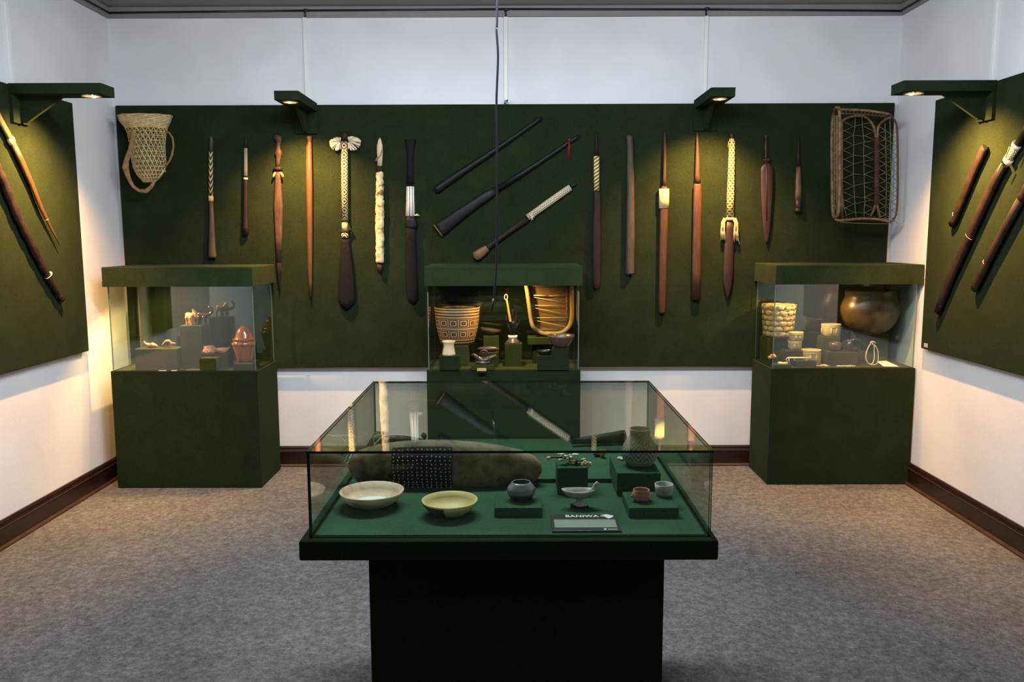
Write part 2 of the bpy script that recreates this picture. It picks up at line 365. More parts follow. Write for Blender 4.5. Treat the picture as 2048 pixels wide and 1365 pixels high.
WL = {}
def wloc(o): return WL.get(o.name, Vector((0, 0, 0)))
def obj(name, mb, mats, parent=None, origin=None, fix=True, kind=None):
    if parent is not None: origin = wloc(parent)
    elif origin is None:
        xs = [v.x for v in mb.v]; ys = [v.y for v in mb.v]; zs = [v.z for v in mb.v]
        origin = Vector(((min(xs)+max(xs))/2, (min(ys)+max(ys))/2, min(zs)))
    origin = Vector(origin)
    me = bpy.data.meshes.new(name); me.from_pydata([tuple(v-origin) for v in mb.v], [], mb.f)
    if not isinstance(mats, (list, tuple)): mats = [mats]
    for m_ in mats: me.materials.append(M[m_] if isinstance(m_, str) else m_)
    uvl = me.uv_layers.new(name='UVMap'); k = 0; data = []
    for p, uvs, sm, mi in zip(me.polygons, mb.uv, mb.sm, mb.mi):
        p.use_smooth = sm; p.material_index = mi
        for q in uvs: data += [q[0], q[1]]
    if len(data) == len(uvl.data)*2: uvl.data.foreach_set('uv', data)
    if fix:
        bm = bmesh.new(); bm.from_mesh(me); bmesh.ops.recalc_face_normals(bm, faces=bm.faces[:]); bm.to_mesh(me); bm.free()
    me.update()
    o = bpy.data.objects.new(name, me); S.collection.objects.link(o)
    if parent is None: o.location = origin
    else: o.parent = parent
    WL[o.name] = origin
    if kind: o['kind'] = kind
    return o
def thing(name, label, cat, loc, group=None):
    o = bpy.data.objects.new(name, None); S.collection.objects.link(o); o.location = Vector(loc); o.empty_display_size = 0.05
    WL[o.name] = Vector(loc); o['label'] = label; o['category'] = cat
    if group: o['group'] = group
    return o
def tag(o, label, cat, group=None):
    o['label'] = label; o['category'] = cat
    if group: o['group'] = group
    return o
def struct(name, mb, mats, label=None):
    o = obj(name, mb, mats); o['kind'] = 'structure'
    if label: o['label'] = label
    return o
def remesh(o, vox, it=6):
    r = o.modifiers.new('remesh', 'REMESH'); r.mode = 'VOXEL'; r.voxel_size = vox; r.use_smooth_shade = True
    s_ = o.modifiers.new('smooth', 'SMOOTH'); s_.factor = 0.5; s_.iterations = it
    return o
def T(ox, oy, s): return lambda x, y: (ox+x/s, oy+y/s)

# ------------------------------------------------------------------ the room
struct('floor', MB().box(XL-0.1, XR+0.1, YR-0.1, D+0.1, -0.1, 0), 'carpet')
struct('ceiling', MB().box(XL-0.1, XR+0.1, YR-0.1, D+0.1, 3.0, 3.1), 'ceiling')
struct('wall_back', MB().box(XL-0.1, XR+0.1, D, D+0.1, 0, 3.0), 'wall')
struct('wall_left', MB().box(XL-0.1, XL, YR, D, 0, 3.0), 'wall')
struct('wall_right', MB().box(XR, XR+0.1, YR, D, 0, 3.0), 'wall')
wf = MB().box(XL-0.1, -0.9, YR-0.1, YR, 0, 3.0).box(0.9, XR+0.1, YR-0.1, YR, 0, 3.0).box(-0.9, 0.9, YR-0.1, YR, 2.2, 3.0)
wf.box(-0.9, 0.9, YR-0.1, YR-0.08, 0, 2.2)
struct('wall_front', wf, 'dark_room')
# cornice strip
cz = HC
struct('trim_1', MB().box(XL, XR, D-0.018, D, cz, 3.0), 'cornice', 'grey cornice strip above the back wall')
struct('trim_2', MB().box(XL, XL+0.018, YR, D-0.018, cz, 3.0), 'cornice', 'grey cornice strip above the left wall')
struct('trim_3', MB().box(XR-0.018, XR, YR, D-0.018, cz, 3.0), 'cornice', 'grey cornice strip above the right wall')
# baseboards with moulded top and a quarter round at the foot
def baseboard(name, a, b_, n):
    a, b_, n = Vector(a), Vector(b_), Vector(n)
    prof = [(0, 0.0), (0.020, 0.0), (0.020, 0.100), (0.017, 0.104), (0.020, 0.108), (0.013, 0.120), (0.017, 0.127), (0.010, HB), (0, HB)]
    mb = MB().ring_loft([[a+n*d+vZ*z for d, z in prof], [b_+n*d+vZ*z for d, z in prof]], smooth=False)
    o = struct(name, mb, 'base')
    q = [(0.020, 0.0), (0.036, 0.0), (0.034, 0.009), (0.028, 0.015), (0.020, 0.017)]
    obj('quarter_round', MB().ring_loft([[a+n*d+vZ*z for d, z in q], [b_+n*d+vZ*z for d, z in q]], smooth=False), 'quarter', o)
    bd = [(0.019, 0.1015), (0.0225, 0.1030), (0.0225, 0.1050), (0.019, 0.1065)]
    obj('bead_moulding', MB().ring_loft([[a+n*d+vZ*z for d, z in bd], [b_+n*d+vZ*z for d, z in bd]], smooth=False), 'quarter', o)
baseboard('baseboard_back', (XL, D, 0), (XR, D, 0), (0, -1, 0))
baseboard('baseboard_left', (XL, YR, 0), (XL, D-0.036, 0), (1, 0, 0))
baseboard('baseboard_right', (XR, D-0.036, 0), (XR, YR, 0), (-1, 0, 0))

# display boards
bz0, bz1 = 0.683, 2.389
bxl, bxr = -2.557, 2.441
cen = T(0, 0, 1)
tag(obj('display_board', MB().box(bxl, bxr, YB, D-0.004, bz0, bz1, bev=0.004), 'felt'), 'long green felt board across the back wall holding rows of clubs', 'display board')
tag(obj('display_board', MB().box(XL+0.004, XBL, 3.87, 4.925, 0.874, 2.32, bev=0.004), 'felt'), 'green felt board on the left wall under an arm lamp', 'display board')
tag(obj('display_board', MB().box(XR-0.004, XBR, 3.87, 4.935, 0.876, 2.32, bev=0.004), 'felt'), 'green felt board on the right wall under an arm lamp', 'display board')
p = onX(1848, 690, XBR)
tag(obj('small_label', MB().box(XBR-0.002, XBR, p.y-0.045, p.y-0.002, p.z-0.012, p.z+0.012), 'clay_gr'), 'tiny grey label at the lower far corner of the right wall board', 'label')

# conduits + black cable along the cornice
GC = 'white cable covers running down the walls'
def conduit(x0, x1, y0, y1, z0, z1, label):
    tag(obj('cable_cover', MB().box(x0, x1, y0, y1, z0, z1, bev=0.002), 'plastic_white'), label, 'cable cover', GC)
for u, zb, lb in ((611.5, 2.385, 'white cable cover down the back wall to the left arm lamp'), (1011.5, 2.395, 'white cable cover down the middle of the back wall'), (1411, 2.385, 'white cable cover down the back wall to the right arm lamp')):
    x = onY(u, 100, D).x
    conduit(x-0.012, x+0.012, D-0.012, D, zb, HC+0.004, lb)
yl = onX(14, 80, XL).y; yr_ = onX(1991, 80, XR).y
conduit(XL, XL+0.014, yl-0.014, yl+0.014, 2.31, 2.95, 'white cable cover down the left wall above its green board')
conduit(XR-0.014, XR, yr_-0.014, yr_+0.014, 2.31, 2.95, 'white cable cover down the right wall above its green board')
zc_ = 2.962
mb = MB()
path = [(XL+0.026, -1.5, zc_), (XL+0.026, D-0.03, zc_), (-1.4, D-0.027, zc_+0.010), (0, D-0.027, zc_+0.015), (1.3, D-0.027, zc_+0.008), (XR-0.026, D-0.03, zc_-0.006), (XR-0.026, -1.5, zc_-0.004)]
for a, b_ in zip(path, path[1:]): mb.sweep([a, b_], 0.0065, seg=8)
cab = tag(obj('power_cable', mb, 'cable'), 'black power cable clipped along the cornice round the room', 'cable')
for u in (611.5, 1011.5, 1411):
    x = onY(u, 20, D).x
    mb = MB().sweep([(x-0.004, D-0.027, zc_+0.012), (x, D-0.022, HC+0.02), (x, D-0.020, HC-0.001)], 0.006, seg=8).ball((x+0.006, D-0.027, zc_+0.012), 0.012, sx=1.6, sz=0.8)
    obj('cable_drop', mb, 'cable', cab)
p = onY(1012, 204, YB-0.012)
mb = MB().box(p.x-0.012, p.x-0.008, p.y-0.002, p.y+0.002, p.z-0.018, p.z+0.006).box(p.x+0.008, p.x+0.013, p.y-0.002, p.y+0.002, p.z-0.003, p.z+0.014)
mb.sweep([p+Vector((-0.014, 0, -0.016)), p+Vector((0.013, 0, 0.014))], 0.004, seg=8).sweep([p+Vector((-0.012, 0, 0.004)), p+Vector((0.012, 0, 0.012))], 0.003, seg=8)
tag(obj('metal_clip', mb, 'clip'), 'small blue metal clip on the top edge of the back board', 'clip')

# ------------------------------------------------------------------ arm lamps
def arm_lamp(base, out, side, label):
    """base: top centre of the bracket on the board, out: unit vector away from the wall, side: unit vector along the wall"""
    base, out, side = Vector(base), Vector(out), Vector(side)
    t = thing('arm_lamp', label, 'lamp', base-vZ*0.19, 'green felt covered arm lamps on the boards')
    W, L, Hh = 0.071, 0.47, 0.052
    def P(o_, s_, z): return base+out*o_+side*s_+vZ*z
    def bx(o0, o1, s0, s1, z0, z1):
        mb = MB(); n = 0
        mb.v += [P(o_, s_, z) for z in (z0, z1) for o_, s_ in ((o0, s0), (o1, s0), (o1, s1), (o0, s1))]
        for q in ((0,3,2,1),(4,5,6,7),(0,1,5,4),(1,2,6,5),(2,3,7,6),(3,0,4,7)): mb.face(list(q), None, False)
        return mb
    obj('back_plate', bx(0, 0.018, -W, W, -0.192, 0), 'felt_dark', t)
    arm = bx(0.018, L, -W, W, -Hh, 0)
    obj('arm', arm, 'felt_dark', t)
    rib = MB().prism([P(0.018, -0.010, -Hh), P(0.25, -0.010, -Hh), P(0.05, -0.010, -0.185), P(0.018, -0.010, -0.185)], side*0.020)
    obj('gusset', rib, 'felt_dark', t)
    c = P(L-0.085, 0, -Hh)
    ring = MB().lathe(c-vZ*0.004, [(0.050, 0.004), (0.050, 0.0), (0.040, 0.0), (0.036, 0.0035)], seg=28, cap=False)
    rg = obj('lamp_ring', ring, 'lampring', t)
    rf = obj('reflector', MB().lathe(c-vZ*0.003, [(0.038, 0.0), (0.030, 0.0022), (0.012, 0.0026)], seg=24, cap=True), 'reflector', t)
    obj('bulb', MB().ball(c-vZ*0.004+out*0.012, 0.013, sz=0.5, seg=12, rings=6), 'bulb', rf)
    return c
LAMPS = []
zt = 2.398
c = arm_lamp((-1.331, YB, zt), (0, -1, 0), (1, 0, 0), 'left of the two arm lamps on the back wall board'); LAMPS.append((c, (0, -1, 0)))
c = arm_lamp((1.225, YB, zt+0.010), (0, -1, 0), (1, 0, 0), 'right of the two arm lamps on the back wall board'); LAMPS.append((c, (0, -1, 0)))
zl = 2.322
c = arm_lamp((XBL, 4.375, zl), (1, 0, 0), (0, 1, 0), 'arm lamp reaching out from the left wall board'); LAMPS.append((c, (1, 0, 0)))
c = arm_lamp((XBR, 4.385, zl), (-1, 0, 0), (0, 1, 0), 'arm lamp reaching out from the right wall board'); LAMPS.append((c, (-1, 0, 0)))
for i, (c, out) in enumerate(LAMPS):
    out = Vector(out)
    spot('halogen_spot', c-vZ*0.02, c-vZ*0.95-out*(0.34 if i < 2 else 0.50), (250 if i < 2 else 290), WARM, (104 if i < 2 else 112), 1.0, 0.02)

# ------------------------------------------------------------------ clubs, spears and pipes on the back board
def stick(pxpts, y, dk=0.45, mb=None, seg=14, pw=2.0, nflat=None):
    """pxpts: (u, v, half width px) along the axis -> swept form lying against the board, axis at depth y"""
    pts = []; wd = []
    for u, v, h in pxpts:
        q = onY(u, v, y); pts.append(q); wd.append(max(0.0008, h*y/F))
    dp = [max(min(x*dk, 0.0172), 0.0008) if nflat is None else min(nflat, x) for x in wd]
    mb = mb or MB(); mb.sweep(pts, wd, dp, normal=Vector((0, -1, 0)), seg=seg, pw=pw); return mb
def E(tr, l): return [(tr((a+b_)/2, y)[0], tr(0, y)[1], (b_-a)/2/SC[tr]) for y, a, b_ in l]   # (y, left, right) edges
SC = {}
def TT(ox, oy, s):
    f = T(ox, oy, s); SC[f] = s; return f
A3 = TT(380, 160, 2.8423); A4 = TT(600, 160, 2.8423); A5 = TT(850, 160, 3.591); A6 = TT(1160, 160, 2.8423); A7 = TT(1380, 160, 2.8423)
YS = YB-0.018
def wroot(name, label, cat, tr, x, y, group='wooden weapons on the back wall board'):
    q = onY(*tr(x, y), YS); return thing(name, label, cat, q, group)
def seg(t, name, tr, l, m, y=YS, dk=0.7, pw=2.0, add=0.0):
    return obj(name, stick([(a, b_, c+add) for a, b_, c in E(tr, l)], y, dk, pw=pw), m, t)

t = wroot('war_club', 'slim club with zigzag wrapped handle, leftmost on the back board', 'club', A3, 128, 1012)
seg(t, 'blade', A3, [(690, 109, 131), (780, 111, 136), (900, 108, 142), (1000, 106, 149), (1012, 106, 150)], 'w_grey', pw=2.6)
seg(t, 'wrapped_handle', A3, [(408, 108, 130), (540, 107, 131), (665, 107, 131)], 'p_zig')
seg(t, 'binding', A3, [(660, 106, 132), (690, 106, 132)], 'bind_y', add=0.3)
seg(t, 'tip', A3, [(318, 116, 124), (330, 110, 130), (350, 110, 131), (368, 111, 129), (410, 110, 129)], 'w_grey')
t = wroot('war_club', 'short dark club with fine light wrap, second from the left', 'club', A3, 316, 882)
seg(t, 'blade', A3, [(540, 307, 326), (600, 305, 327), (760, 304, 328), (830, 302, 329), (882, 299, 333)], 'w_dark', pw=2.6)
seg(t, 'wrapped_handle', A3, [(388, 308, 327), (470, 307, 327), (545, 305, 327)], 'p_diam')
seg(t, 'binding', A3, [(556, 305, 328), (567, 305, 328)], 'ivory', add=0.3)
seg(t, 'tip', A3, [(330, 314, 322), (350, 312, 324), (390, 310, 326)], 'w_dark')

t = wroot('carved_dagger', 'worn rosy wooden sword with carved grip and two orange shells', 'sword', A3, 512, 1200)
seg(t, 'grip', A3, [(316, 488, 518), (324, 478, 523), (345, 484, 522), (352, 492, 519), (370, 491, 513), (392, 488, 514), (410, 484, 522), (420, 483, 524), (432, 488, 519), (460, 490, 512), (497, 488, 510)], 'w_rose', dk=0.6)
seg(t, 'guard', A3, [(494, 482, 516), (498, 474, 525), (508, 472, 526), (515, 480, 516)], 'w_dark')
seg(t, 'blade', A3, [(512, 489, 512), (560, 485, 515), (620, 481, 521), (690, 478, 526), (720, 477, 529), (760, 479, 527), (900, 485, 523), (1040, 491, 522)], 'w_rose', dk=0.35)
seg(t, 'blade_tip', A3, [(1036, 491, 522), (1100, 496, 519), (1150, 502, 517), (1195, 509, 514), (1202, 511, 513)], 'w_char', dk=0.35)
for x, s_ in ((479, -1), (523, 1)):
    q = onY(*A3(x, 538), YS-0.014); mb = MB().ball(q, 0.019, sx=0.42, sy=0.35, sz=1.0, seg=10, rings=8, rot=Matrix.Rotation(s_*0.45, 3, 'Y').inverted())
    obj('shell', mb, 'shell_o', t)
t = wroot('wooden_staff', 'long plain orange-brown staff under the left arm lamp', 'staff', A3, 686, 1238)
seg(t, 'shaft', A3, [(319, 663, 690), (324, 662, 692), (338, 664, 692), (347, 669, 690), (362, 667, 692), (385, 660, 693), (450, 661, 694), (454, 659, 694), (600, 661, 697), (750, 664, 697), (900, 666, 697), (1050, 669, 696), (1150, 674, 694), (1232, 679, 692)], 'w_orange')
seg(t, 'worn_tip', A3, [(1230, 680, 691), (1243, 684, 690)], 'w_char')

t = wroot('war_club', 'long club with white pompoms and diamond patterned handle', 'club', A4, 262, 1307)
seg(t, 'club_head', A4, [(895, 236, 276), (930, 234, 282), (1000, 229, 293), (1080, 223, 303), (1150, 219, 310), (1240, 216, 315), (1265, 219, 313), (1285, 238, 292), (1307, 258, 268)], 'w_char', dk=0.45)
seg(t, 'wrapped_handle', A4, [(348, 233, 272), (560, 235, 273), (795, 237, 274)], 'p_diam2')
seg(t, 'dark_binding', A4, [(793, 235, 276), (807, 235, 276)], 'tie', add=0.5)
seg(t, 'cream_band', A4, [(806, 238, 272), (857, 238, 272)], 'cotton_y')
seg(t, 'dark_binding', A4, [(855, 231, 282), (869, 230, 284)], 'tie', add=0.3)
seg(t, 'patterned_band', A4, [(868, 235, 275), (898, 235, 276)], 'p_diam2')
seg(t, 'dark_cap', A4, [(298, 234, 268), (310, 229, 276), (350, 230, 276)], 'w_dark', y=YS-0.004)
fl = [onY(*A4(x, y), YS-0.012) for x, y in ((272, 812), (295, 852), (270, 858))]
obj('hide_flap', MB().prism(fl, (0, 0.004, 0)), 'w_dark', t)
for x0, pp in ((0, [(234, 330), (208, 328), (184, 336), (169, 350), (172, 372), (186, 392), (210, 398), (234, 388)]), (1, [(274, 326), (300, 323), (330, 332), (346, 348), (340, 374), (318, 394), (292, 398), (274, 386)])):
    ctr = onY(*A4(228 if x0 == 0 else 278, 352), YS-0.012); mb = MB()
    for k in range(46):
        a = random.random(); i = int(a*(len(pp)-1)); fr = a*(len(pp)-1)-i
        ex = pp[i][0]+(pp[i+1][0]-pp[i][0])*fr; ey = pp[i][1]+(pp[i+1][1]-pp[i][1])*fr
        e = onY(*A4(ex, ey), YS-0.012-random.uniform(-0.012, 0.028)); mid = (ctr+e)/2+Vector((0, -random.uniform(0.0, 0.016), random.uniform(0.0, 0.008)))
        mb.sweep([ctr, mid, e, e+Vector((0, 0.0, -0.006))], [0.003, 0.0055, 0.0055, 0.002], seg=5)
    o = obj('cotton_pompom', mb, 'cotton', t)

t = wroot('spear_sheath', 'pale bone tipped spear head in a flaking pale sheath', 'spear', A4, 455, 1095)
seg(t, 'bone_point', A4, [(330, 451, 457), (345, 444, 462), (370, 437, 469), (400, 436, 471), (430, 439, 470), (494, 440, 466)], 'horn', dk=0.5)
seg(t, 'dark_binding', A4, [(490, 438, 471), (505, 436, 473), (526, 437, 472)], 'tie')
yy = 524; l = []
while yy < 1052:
    l.append((yy, 432+random.uniform(-3, 3)-(2 if yy > 690 else 0), 473+random.uniform(-2, 5)+(3 if 690 < yy < 1000 else 0))); yy += 12
seg(t, 'sheath', A4, l, 'spearskin', dk=0.75)
seg(t, 'butt', A4, [(1050, 436, 472), (1075, 438, 470), (1095, 443, 466)], 'w_dark')
mb = MB(); c0 = onY(*A4(436, 452), YS-0.014)
for k in range(12): mb.sweep([c0+Vector((0.004, 0, 0.012)), c0+Vector((random.uniform(-0.012, 0.006), random.uniform(-0.006, 0.004), random.uniform(-0.014, 0.0)))], [0.003, 0.0015], seg=5)
mb.sweep([onY(*A4(468, 395), YS-0.02), onY(*A4(455, 430), YS-0.024), c0], 0.0022, seg=6)
obj('cord_tuft', mb, 'cane_b', t)

t = wroot('war_club', 'thick charcoal club with white lined wrap at the grip', 'club', A4, 640, 1268)
seg(t, 'grip', A4, [(338, 597, 658), (344, 597, 658), (380, 603, 651), (430, 607, 646), (520, 607, 645), (610, 605, 645)], 'w_char', dk=0.6)
seg(t, 'wrapped_handle', A4, [(606, 605, 649), (690, 604, 651), (775, 600, 654)], 'p_lines', dk=0.6)
seg(t, 'collar', A4, [(772, 604, 655), (800, 600, 662), (832, 596, 671), (842, 600, 664)], 'w_black', dk=0.5)
seg(t, 'club_head', A4, [(838, 604, 658), (900, 602, 659), (1000, 600, 663), (1100, 600, 668), (1190, 602, 672), (1240, 610, 672), (1262, 620, 664), (1270, 630, 655)], 'w_char', dk=0.5)
mb = MB(); c0 = onY(*A4(652, 770), YS-0.012)
for k in range(9): mb.sweep([c0, c0+Vector((random.uniform(0.012, 0.032), random.uniform(-0.006, 0.004), random.uniform(-0.006, 0.010)))], [0.0035, 0.0012], seg=5)
obj('cotton_fringe', mb, 'cotton', t)

def diag(pp, tr, y, k=1.0):    # (x, y, half) crop coordinates
    return [(tr(a, b_)[0], tr(a, b_)[1], c*k/SC[tr]) for a, b_, c in pp]
t = wroot('wooden_pipe', 'black straight tapered tube, uppermost of the slanting pieces', 'tube', A5, 78, 790)
obj('tube', stick(diag([(72, 790, 25), (90, 784, 29), (180, 724, 26), (400, 590, 19), (600, 462, 17), (790, 300, 14)][:0]+[(74, 792, 26), (95, 780, 29), (200, 706, 26), (420, 560, 20), (640, 410, 16), (815, 286, 13), (838, 270, 13)], A5, YS), YS, 0.9), 'w_black', t)
obj('mouth_ring', stick(diag([(818, 284, 15), (838, 270, 15)], A5, YS), YS-0.002, 0.9), 'w_char', t)
t = wroot('war_club', 'long black paddle-ended club with red tassel, middle slanting piece', 'club', A5, 100, 1080)
obj('blade', stick(diag([(100, 1080, 52), (118, 1068, 51), (250, 968, 42), (380, 876, 35), (455, 826, 34), (470, 818, 28), (520, 785, 23)], A5, YS), YS, 0.5, pw=2.6), 'w_black', t)
obj('shaft', stick(diag([(515, 788, 22), (700, 672, 18), (900, 540, 16), (1030, 450, 14), (1075, 420, 15), (1108, 398, 9)], A5, YS), YS, 0.8), 'w_black', t)
obj('pale_end', stick(diag([(92, 1086, 52), (100, 1080, 52.5)], A5, YS), YS, 0.5, pw=2.6), 'w_tan', t)
mb = MB(); a0 = onY(*A5(1035, 432), YS-0.02)
mb.ball(a0, 0.010)
for k in range(10):
    mb.sweep([a0, a0+Vector((random.uniform(-.005, .006), 0, -0.04)), a0+Vector((random.uniform(-.012, .010), 0.003, -random.uniform(0.07, 0.12)))], [0.002, 0.0018, 0.001], seg=5)
obj('red_tassel', mb, 'red_cord', t)
t = wroot('war_club', 'brown club with flared foot and pale hatched wrap, lowest slanting piece', 'club', A5, 370, 1270)
obj('club_head', stick(diag([(356, 1276, 16), (366, 1268, 33), (380, 1260, 34), (440, 1210, 26), (500, 1166, 20), (620, 1080, 18), (735, 998, 24)], A5, YS), YS, 0.8), 'w_dark', t)
obj('flared_foot', stick(diag([(352, 1278, 14), (364, 1270, 34), (384, 1256, 36), (440, 1214, 27), (448, 1208, 24)], A5, YS), YS-0.002, 0.8, pw=2.6), 'w_tan', t)
obj('wrapped_handle', stick(diag([(738, 990, 24), (900, 874, 25), (1044, 772, 23)], A5, YS), YS, 0.8), 'p_hatch', t)
obj('tip', stick(diag([(1040, 774, 13), (1070, 752, 10), (1088, 740, 7)], A5, YS), YS, 0.8), 'w_dark', t)
mb = MB(); c0 = onY(*A5(768, 980), YS-0.02)
for k in range(18):
    a = random.uniform(0, 6.28); r_ = random.uniform(0.012, 0.03)
    mb.sweep([c0, c0+Vector((math.cos(a)*r_, random.uniform(-0.008, 0.003), math.sin(a)*r_))], [0.003, 0.001], seg=5)
obj('cotton_tuft', mb, 'cotton', t)

t = wroot('war_club', 'dark club with yellow diagonal striped grip right of the slanting pieces', 'club', A6, 95, 1190)
seg(t, 'blade', A6, [(628, 78, 113), (645, 76, 117), (700, 75, 119), (850, 72, 119), (1000, 70, 119), (1150, 70, 116), (1180, 76, 113), (1190, 84, 108)], 'w_dark', dk=0.5)
seg(t, 'wrapped_handle', A6, [(434, 78, 110), (530, 78, 110), (630, 79, 110)], 'p_diag')
seg(t, 'tip', A6, [(292, 91, 96), (330, 88, 99), (435, 83, 104)], 'w_dark')
t = wroot('wooden_tube', 'plain grey-brown straight staff with no handle', 'staff', A6, 283, 1105)
seg(t, 'shaft', A6, [(317, 267, 297), (322, 264, 299), (380, 267, 304), (480, 268, 306), (484, 267, 306), (700, 266, 310), (900, 262, 311), (1098, 257, 309), (1105, 262, 306)], 'w_grey', dk=0.8)
t = wroot('war_club', 'red-brown club with square pale checked sleeve', 'club', A6, 465, 1328)
seg(t, 'blade', A6, [(604, 466, 492), (614, 459, 498), (700, 455, 500), (850, 451, 498), (1000, 449, 493), (1200, 446, 489), (1318, 445, 485), (1328, 450, 481)], 'w_red', dk=0.55, pw=2.5)
seg(t, 'woven_sleeve', A6, [(619, 451, 505), (730, 450, 504)], 'p_check', dk=0.6, pw=2.5, add=0.6)
seg(t, 'handle', A6, [(297, 477, 489), (340, 476, 490), (450, 474, 490), (560, 471, 489), (608, 468, 491)], 'w_red')
t = wroot('war_club', 'smooth red-brown pointed club beneath the right arm lamp', 'club', A6, 658, 1250)
seg(t, 'blade', A6, [(586, 652, 684), (600, 645, 690), (720, 642, 691), (900, 639, 690), (1100, 636, 687), (1250, 633, 684)], 'w_red', dk=0.55, pw=2.4)
seg(t, 'handle', A6, [(297, 663, 671), (330, 660, 673), (460, 656, 679), (540, 653, 681), (590, 650, 686)], 'w_red', dk=0.7)

t = wroot('war_club', 'club with honeycomb netted handle and two yellow fringes', 'club', A7, 212, 1245)
seg(t, 'blade', A7, [(796, 205, 247), (850, 202, 248), (900, 196, 250), (1000, 190, 248), (1080, 186, 246), (1130, 186, 243), (1180, 194, 236), (1220, 203, 225), (1246, 211, 214)], 'w_redd', dk=0.4)
seg(t, 'netted_handle', A7, [(350, 223, 255), (500, 217, 254), (650, 210, 252), (786, 205, 250)], 'p_comb')
seg(t, 'collar', A7, [(784, 202, 253), (799, 203, 251)], 'cotton_y', add=0.5)
seg(t, 'knob', A7, [(304, 229, 247), (315, 227, 248), (330, 231, 243), (345, 228, 246)], 'w_red')
seg(t, 'tie', A7, [(334, 225, 249), (351, 224, 252)], 'cane', add=0.3)
for pts in ([(200, 788), (188, 812), (184, 860), (190, 902)], [(252, 788), (262, 812), (260, 860), (262, 908)]):
    mb = MB(); ph = [onY(*A7(x, y), YS-0.016) for x, y in pts]
    mb.sweep(ph[:3], [0.012, 0.013, 0.012], [0.007]*3, normal=Vector((0, -1, 0)), seg=8)
    for k in range(12):
        d = random.uniform(-0.016, 0.016)
        mb.sweep([ph[1]+Vector((d*0.6, random.uniform(-0.004, 0.004), 0)), ph[2]+Vector((d*0.8, -0.003, 0)), ph[3]+Vector((d*1.2, 0, random.uniform(-0.014, 0.006)))], [0.0032, 0.003, 0.0018], seg=5)
    obj('fringe', mb, 'cotton_y', t)
mb = MB().sweep([onY(*A7(x, y), YS-0.014) for x, y in ((266, 900), (277, 915), (283, 936))], [0.003, 0.0025, 0.0015], seg=5)
obj('loose_cord', mb, 'cotton_y', t)
obj('loose_cord', MB().sweep([onY(*A7(x, y), YS-0.014) for x, y in ((232, 340), (219, 352), (216, 382))], 0.0022, seg=5), 'cane', t)
t = wroot('leaf_dagger', 'dark red leaf-bladed wooden dagger on the back board', 'dagger', A7, 432, 935)
seg(t, 'blade', A7, [(472, 426, 444), (482, 416, 456), (495, 404, 469), (520, 401, 473), (620, 402, 472), (700, 405, 467), (800, 412, 461), (870, 419, 453), (915, 426, 443), (936, 433, 436)], 'w_redd', dk=0.22)
seg(t, 'midrib', A7, [(440, 430, 436), (600, 433, 440), (800, 433, 438)], 'w_redd', y=YS-0.008, dk=0.8)
seg(t, 'guard', A7, [(443, 428, 440), (450, 416, 456), (458, 414, 457), (466, 424, 444)], 'w_redd', dk=0.4)
seg(t, 'grip', A7, [(312, 424, 440), (322, 420, 443), (332, 427, 437), (380, 423, 439), (420, 425, 440), (445, 427, 438), (474, 424, 443)], 'w_redd', dk=0.6)
t = wroot('wooden_point', 'short slim tan spike with dark point, right of the leaf dagger', 'spike', A7, 612, 752)
seg(t, 'dark_point', A7, [(312, 616, 619), (370, 613, 621), (430, 610, 624), (500, 605, 627)], 'w_dark')
seg(t, 'shaft', A7, [(496, 604, 627), (560, 600, 631), (640, 598, 633), (680, 598, 633)], 'w_tan')
seg(t, 'dark_base', A7, [(676, 598, 632), (726, 597, 632), (730, 600, 628), (736, 596, 632), (752, 592, 633)], 'w_redd', dk=0.8)

# ------------------------------------------------------------------ woven pack basket, upper left
t = thing('woven_basket', 'flared open-weave cane basket with bast strap at the board top left', 'basket', onY(300, 372, YB-0.1), 'baskets hung on the back board')
BA = TT(220, 210, 7.187)
prof = [(160, 130, 876), (240, 160, 850), (320, 225, 815), (400, 262, 795), (480, 278, 785), (600, 300, 780), (700, 310, 785), (800, 322, 792), (900, 342, 790), (980, 380, 760), (1050, 430, 712), (1115, 490, 640)]
YC = YB-0.100
def bprof(tt):
    x = tt*(len(prof)-1); i = min(int(x), len(prof)-2); f_ = x-i
    y_, a, b_ = [prof[i][k]+(prof[i+1][k]-prof[i][k])*f_ for k in range(3)]
    c = onY(*BA((a+b_)/2, y_), YC); r = (b_-a)/2/7.187*YC/F
    return c, r
def bsurf(a, tt, ex=0.0):
    c, r = bprof(tt); r += ex
    return c+Vector((math.cos(a)*r, math.sin(a)*r*0.56, 0)), Vector((math.cos(a), math.sin(a)*0.56, 0)).normalized()
mb = MB(); N = 22
for fam in (1, -1):
    for k in range(N):
        P_ = []; Nn = []
        for i in range(25):
            tt = 0.10+0.90*i/24; a = 2*PI*k/N+fam*tt*2.1+0.3
            q, n_ = bsurf(a, tt, 0.0015*fam); P_.append(q); Nn.append(n_)
        mb.sweep(P_, 0.0042 if fam > 0 else 0.0030, 0.0012, normal=Nn, seg=4)
for k in range(13):
    tt = 0.20+0.78*k/12; P_ = []; Nn = []
    for i in range(29):
        a = 2*PI*i/28; q, n_ = bsurf(a, tt, 0.003); P_.append(q); Nn.append(n_)
    mb.sweep(P_, 0.0032, 0.0012, normal=Nn, seg=4)
obj('woven_body', mb, 'cane', t, kind='stuff')
mb = MB()
for k in range(11):
    tt = 0.0+0.20*k/10; P_ = []; Nn = []
    for i in range(37):
        a = 2*PI*i/36; q, n_ = bsurf(a, tt+0.003*math.sin(a*9+k*2), 0.001); P_.append(q); Nn.append(n_)
    mb.sweep(P_, 0.0040, 0.0030, normal=Nn, seg=5)
obj('plaited_rim', mb, 'cane', t)
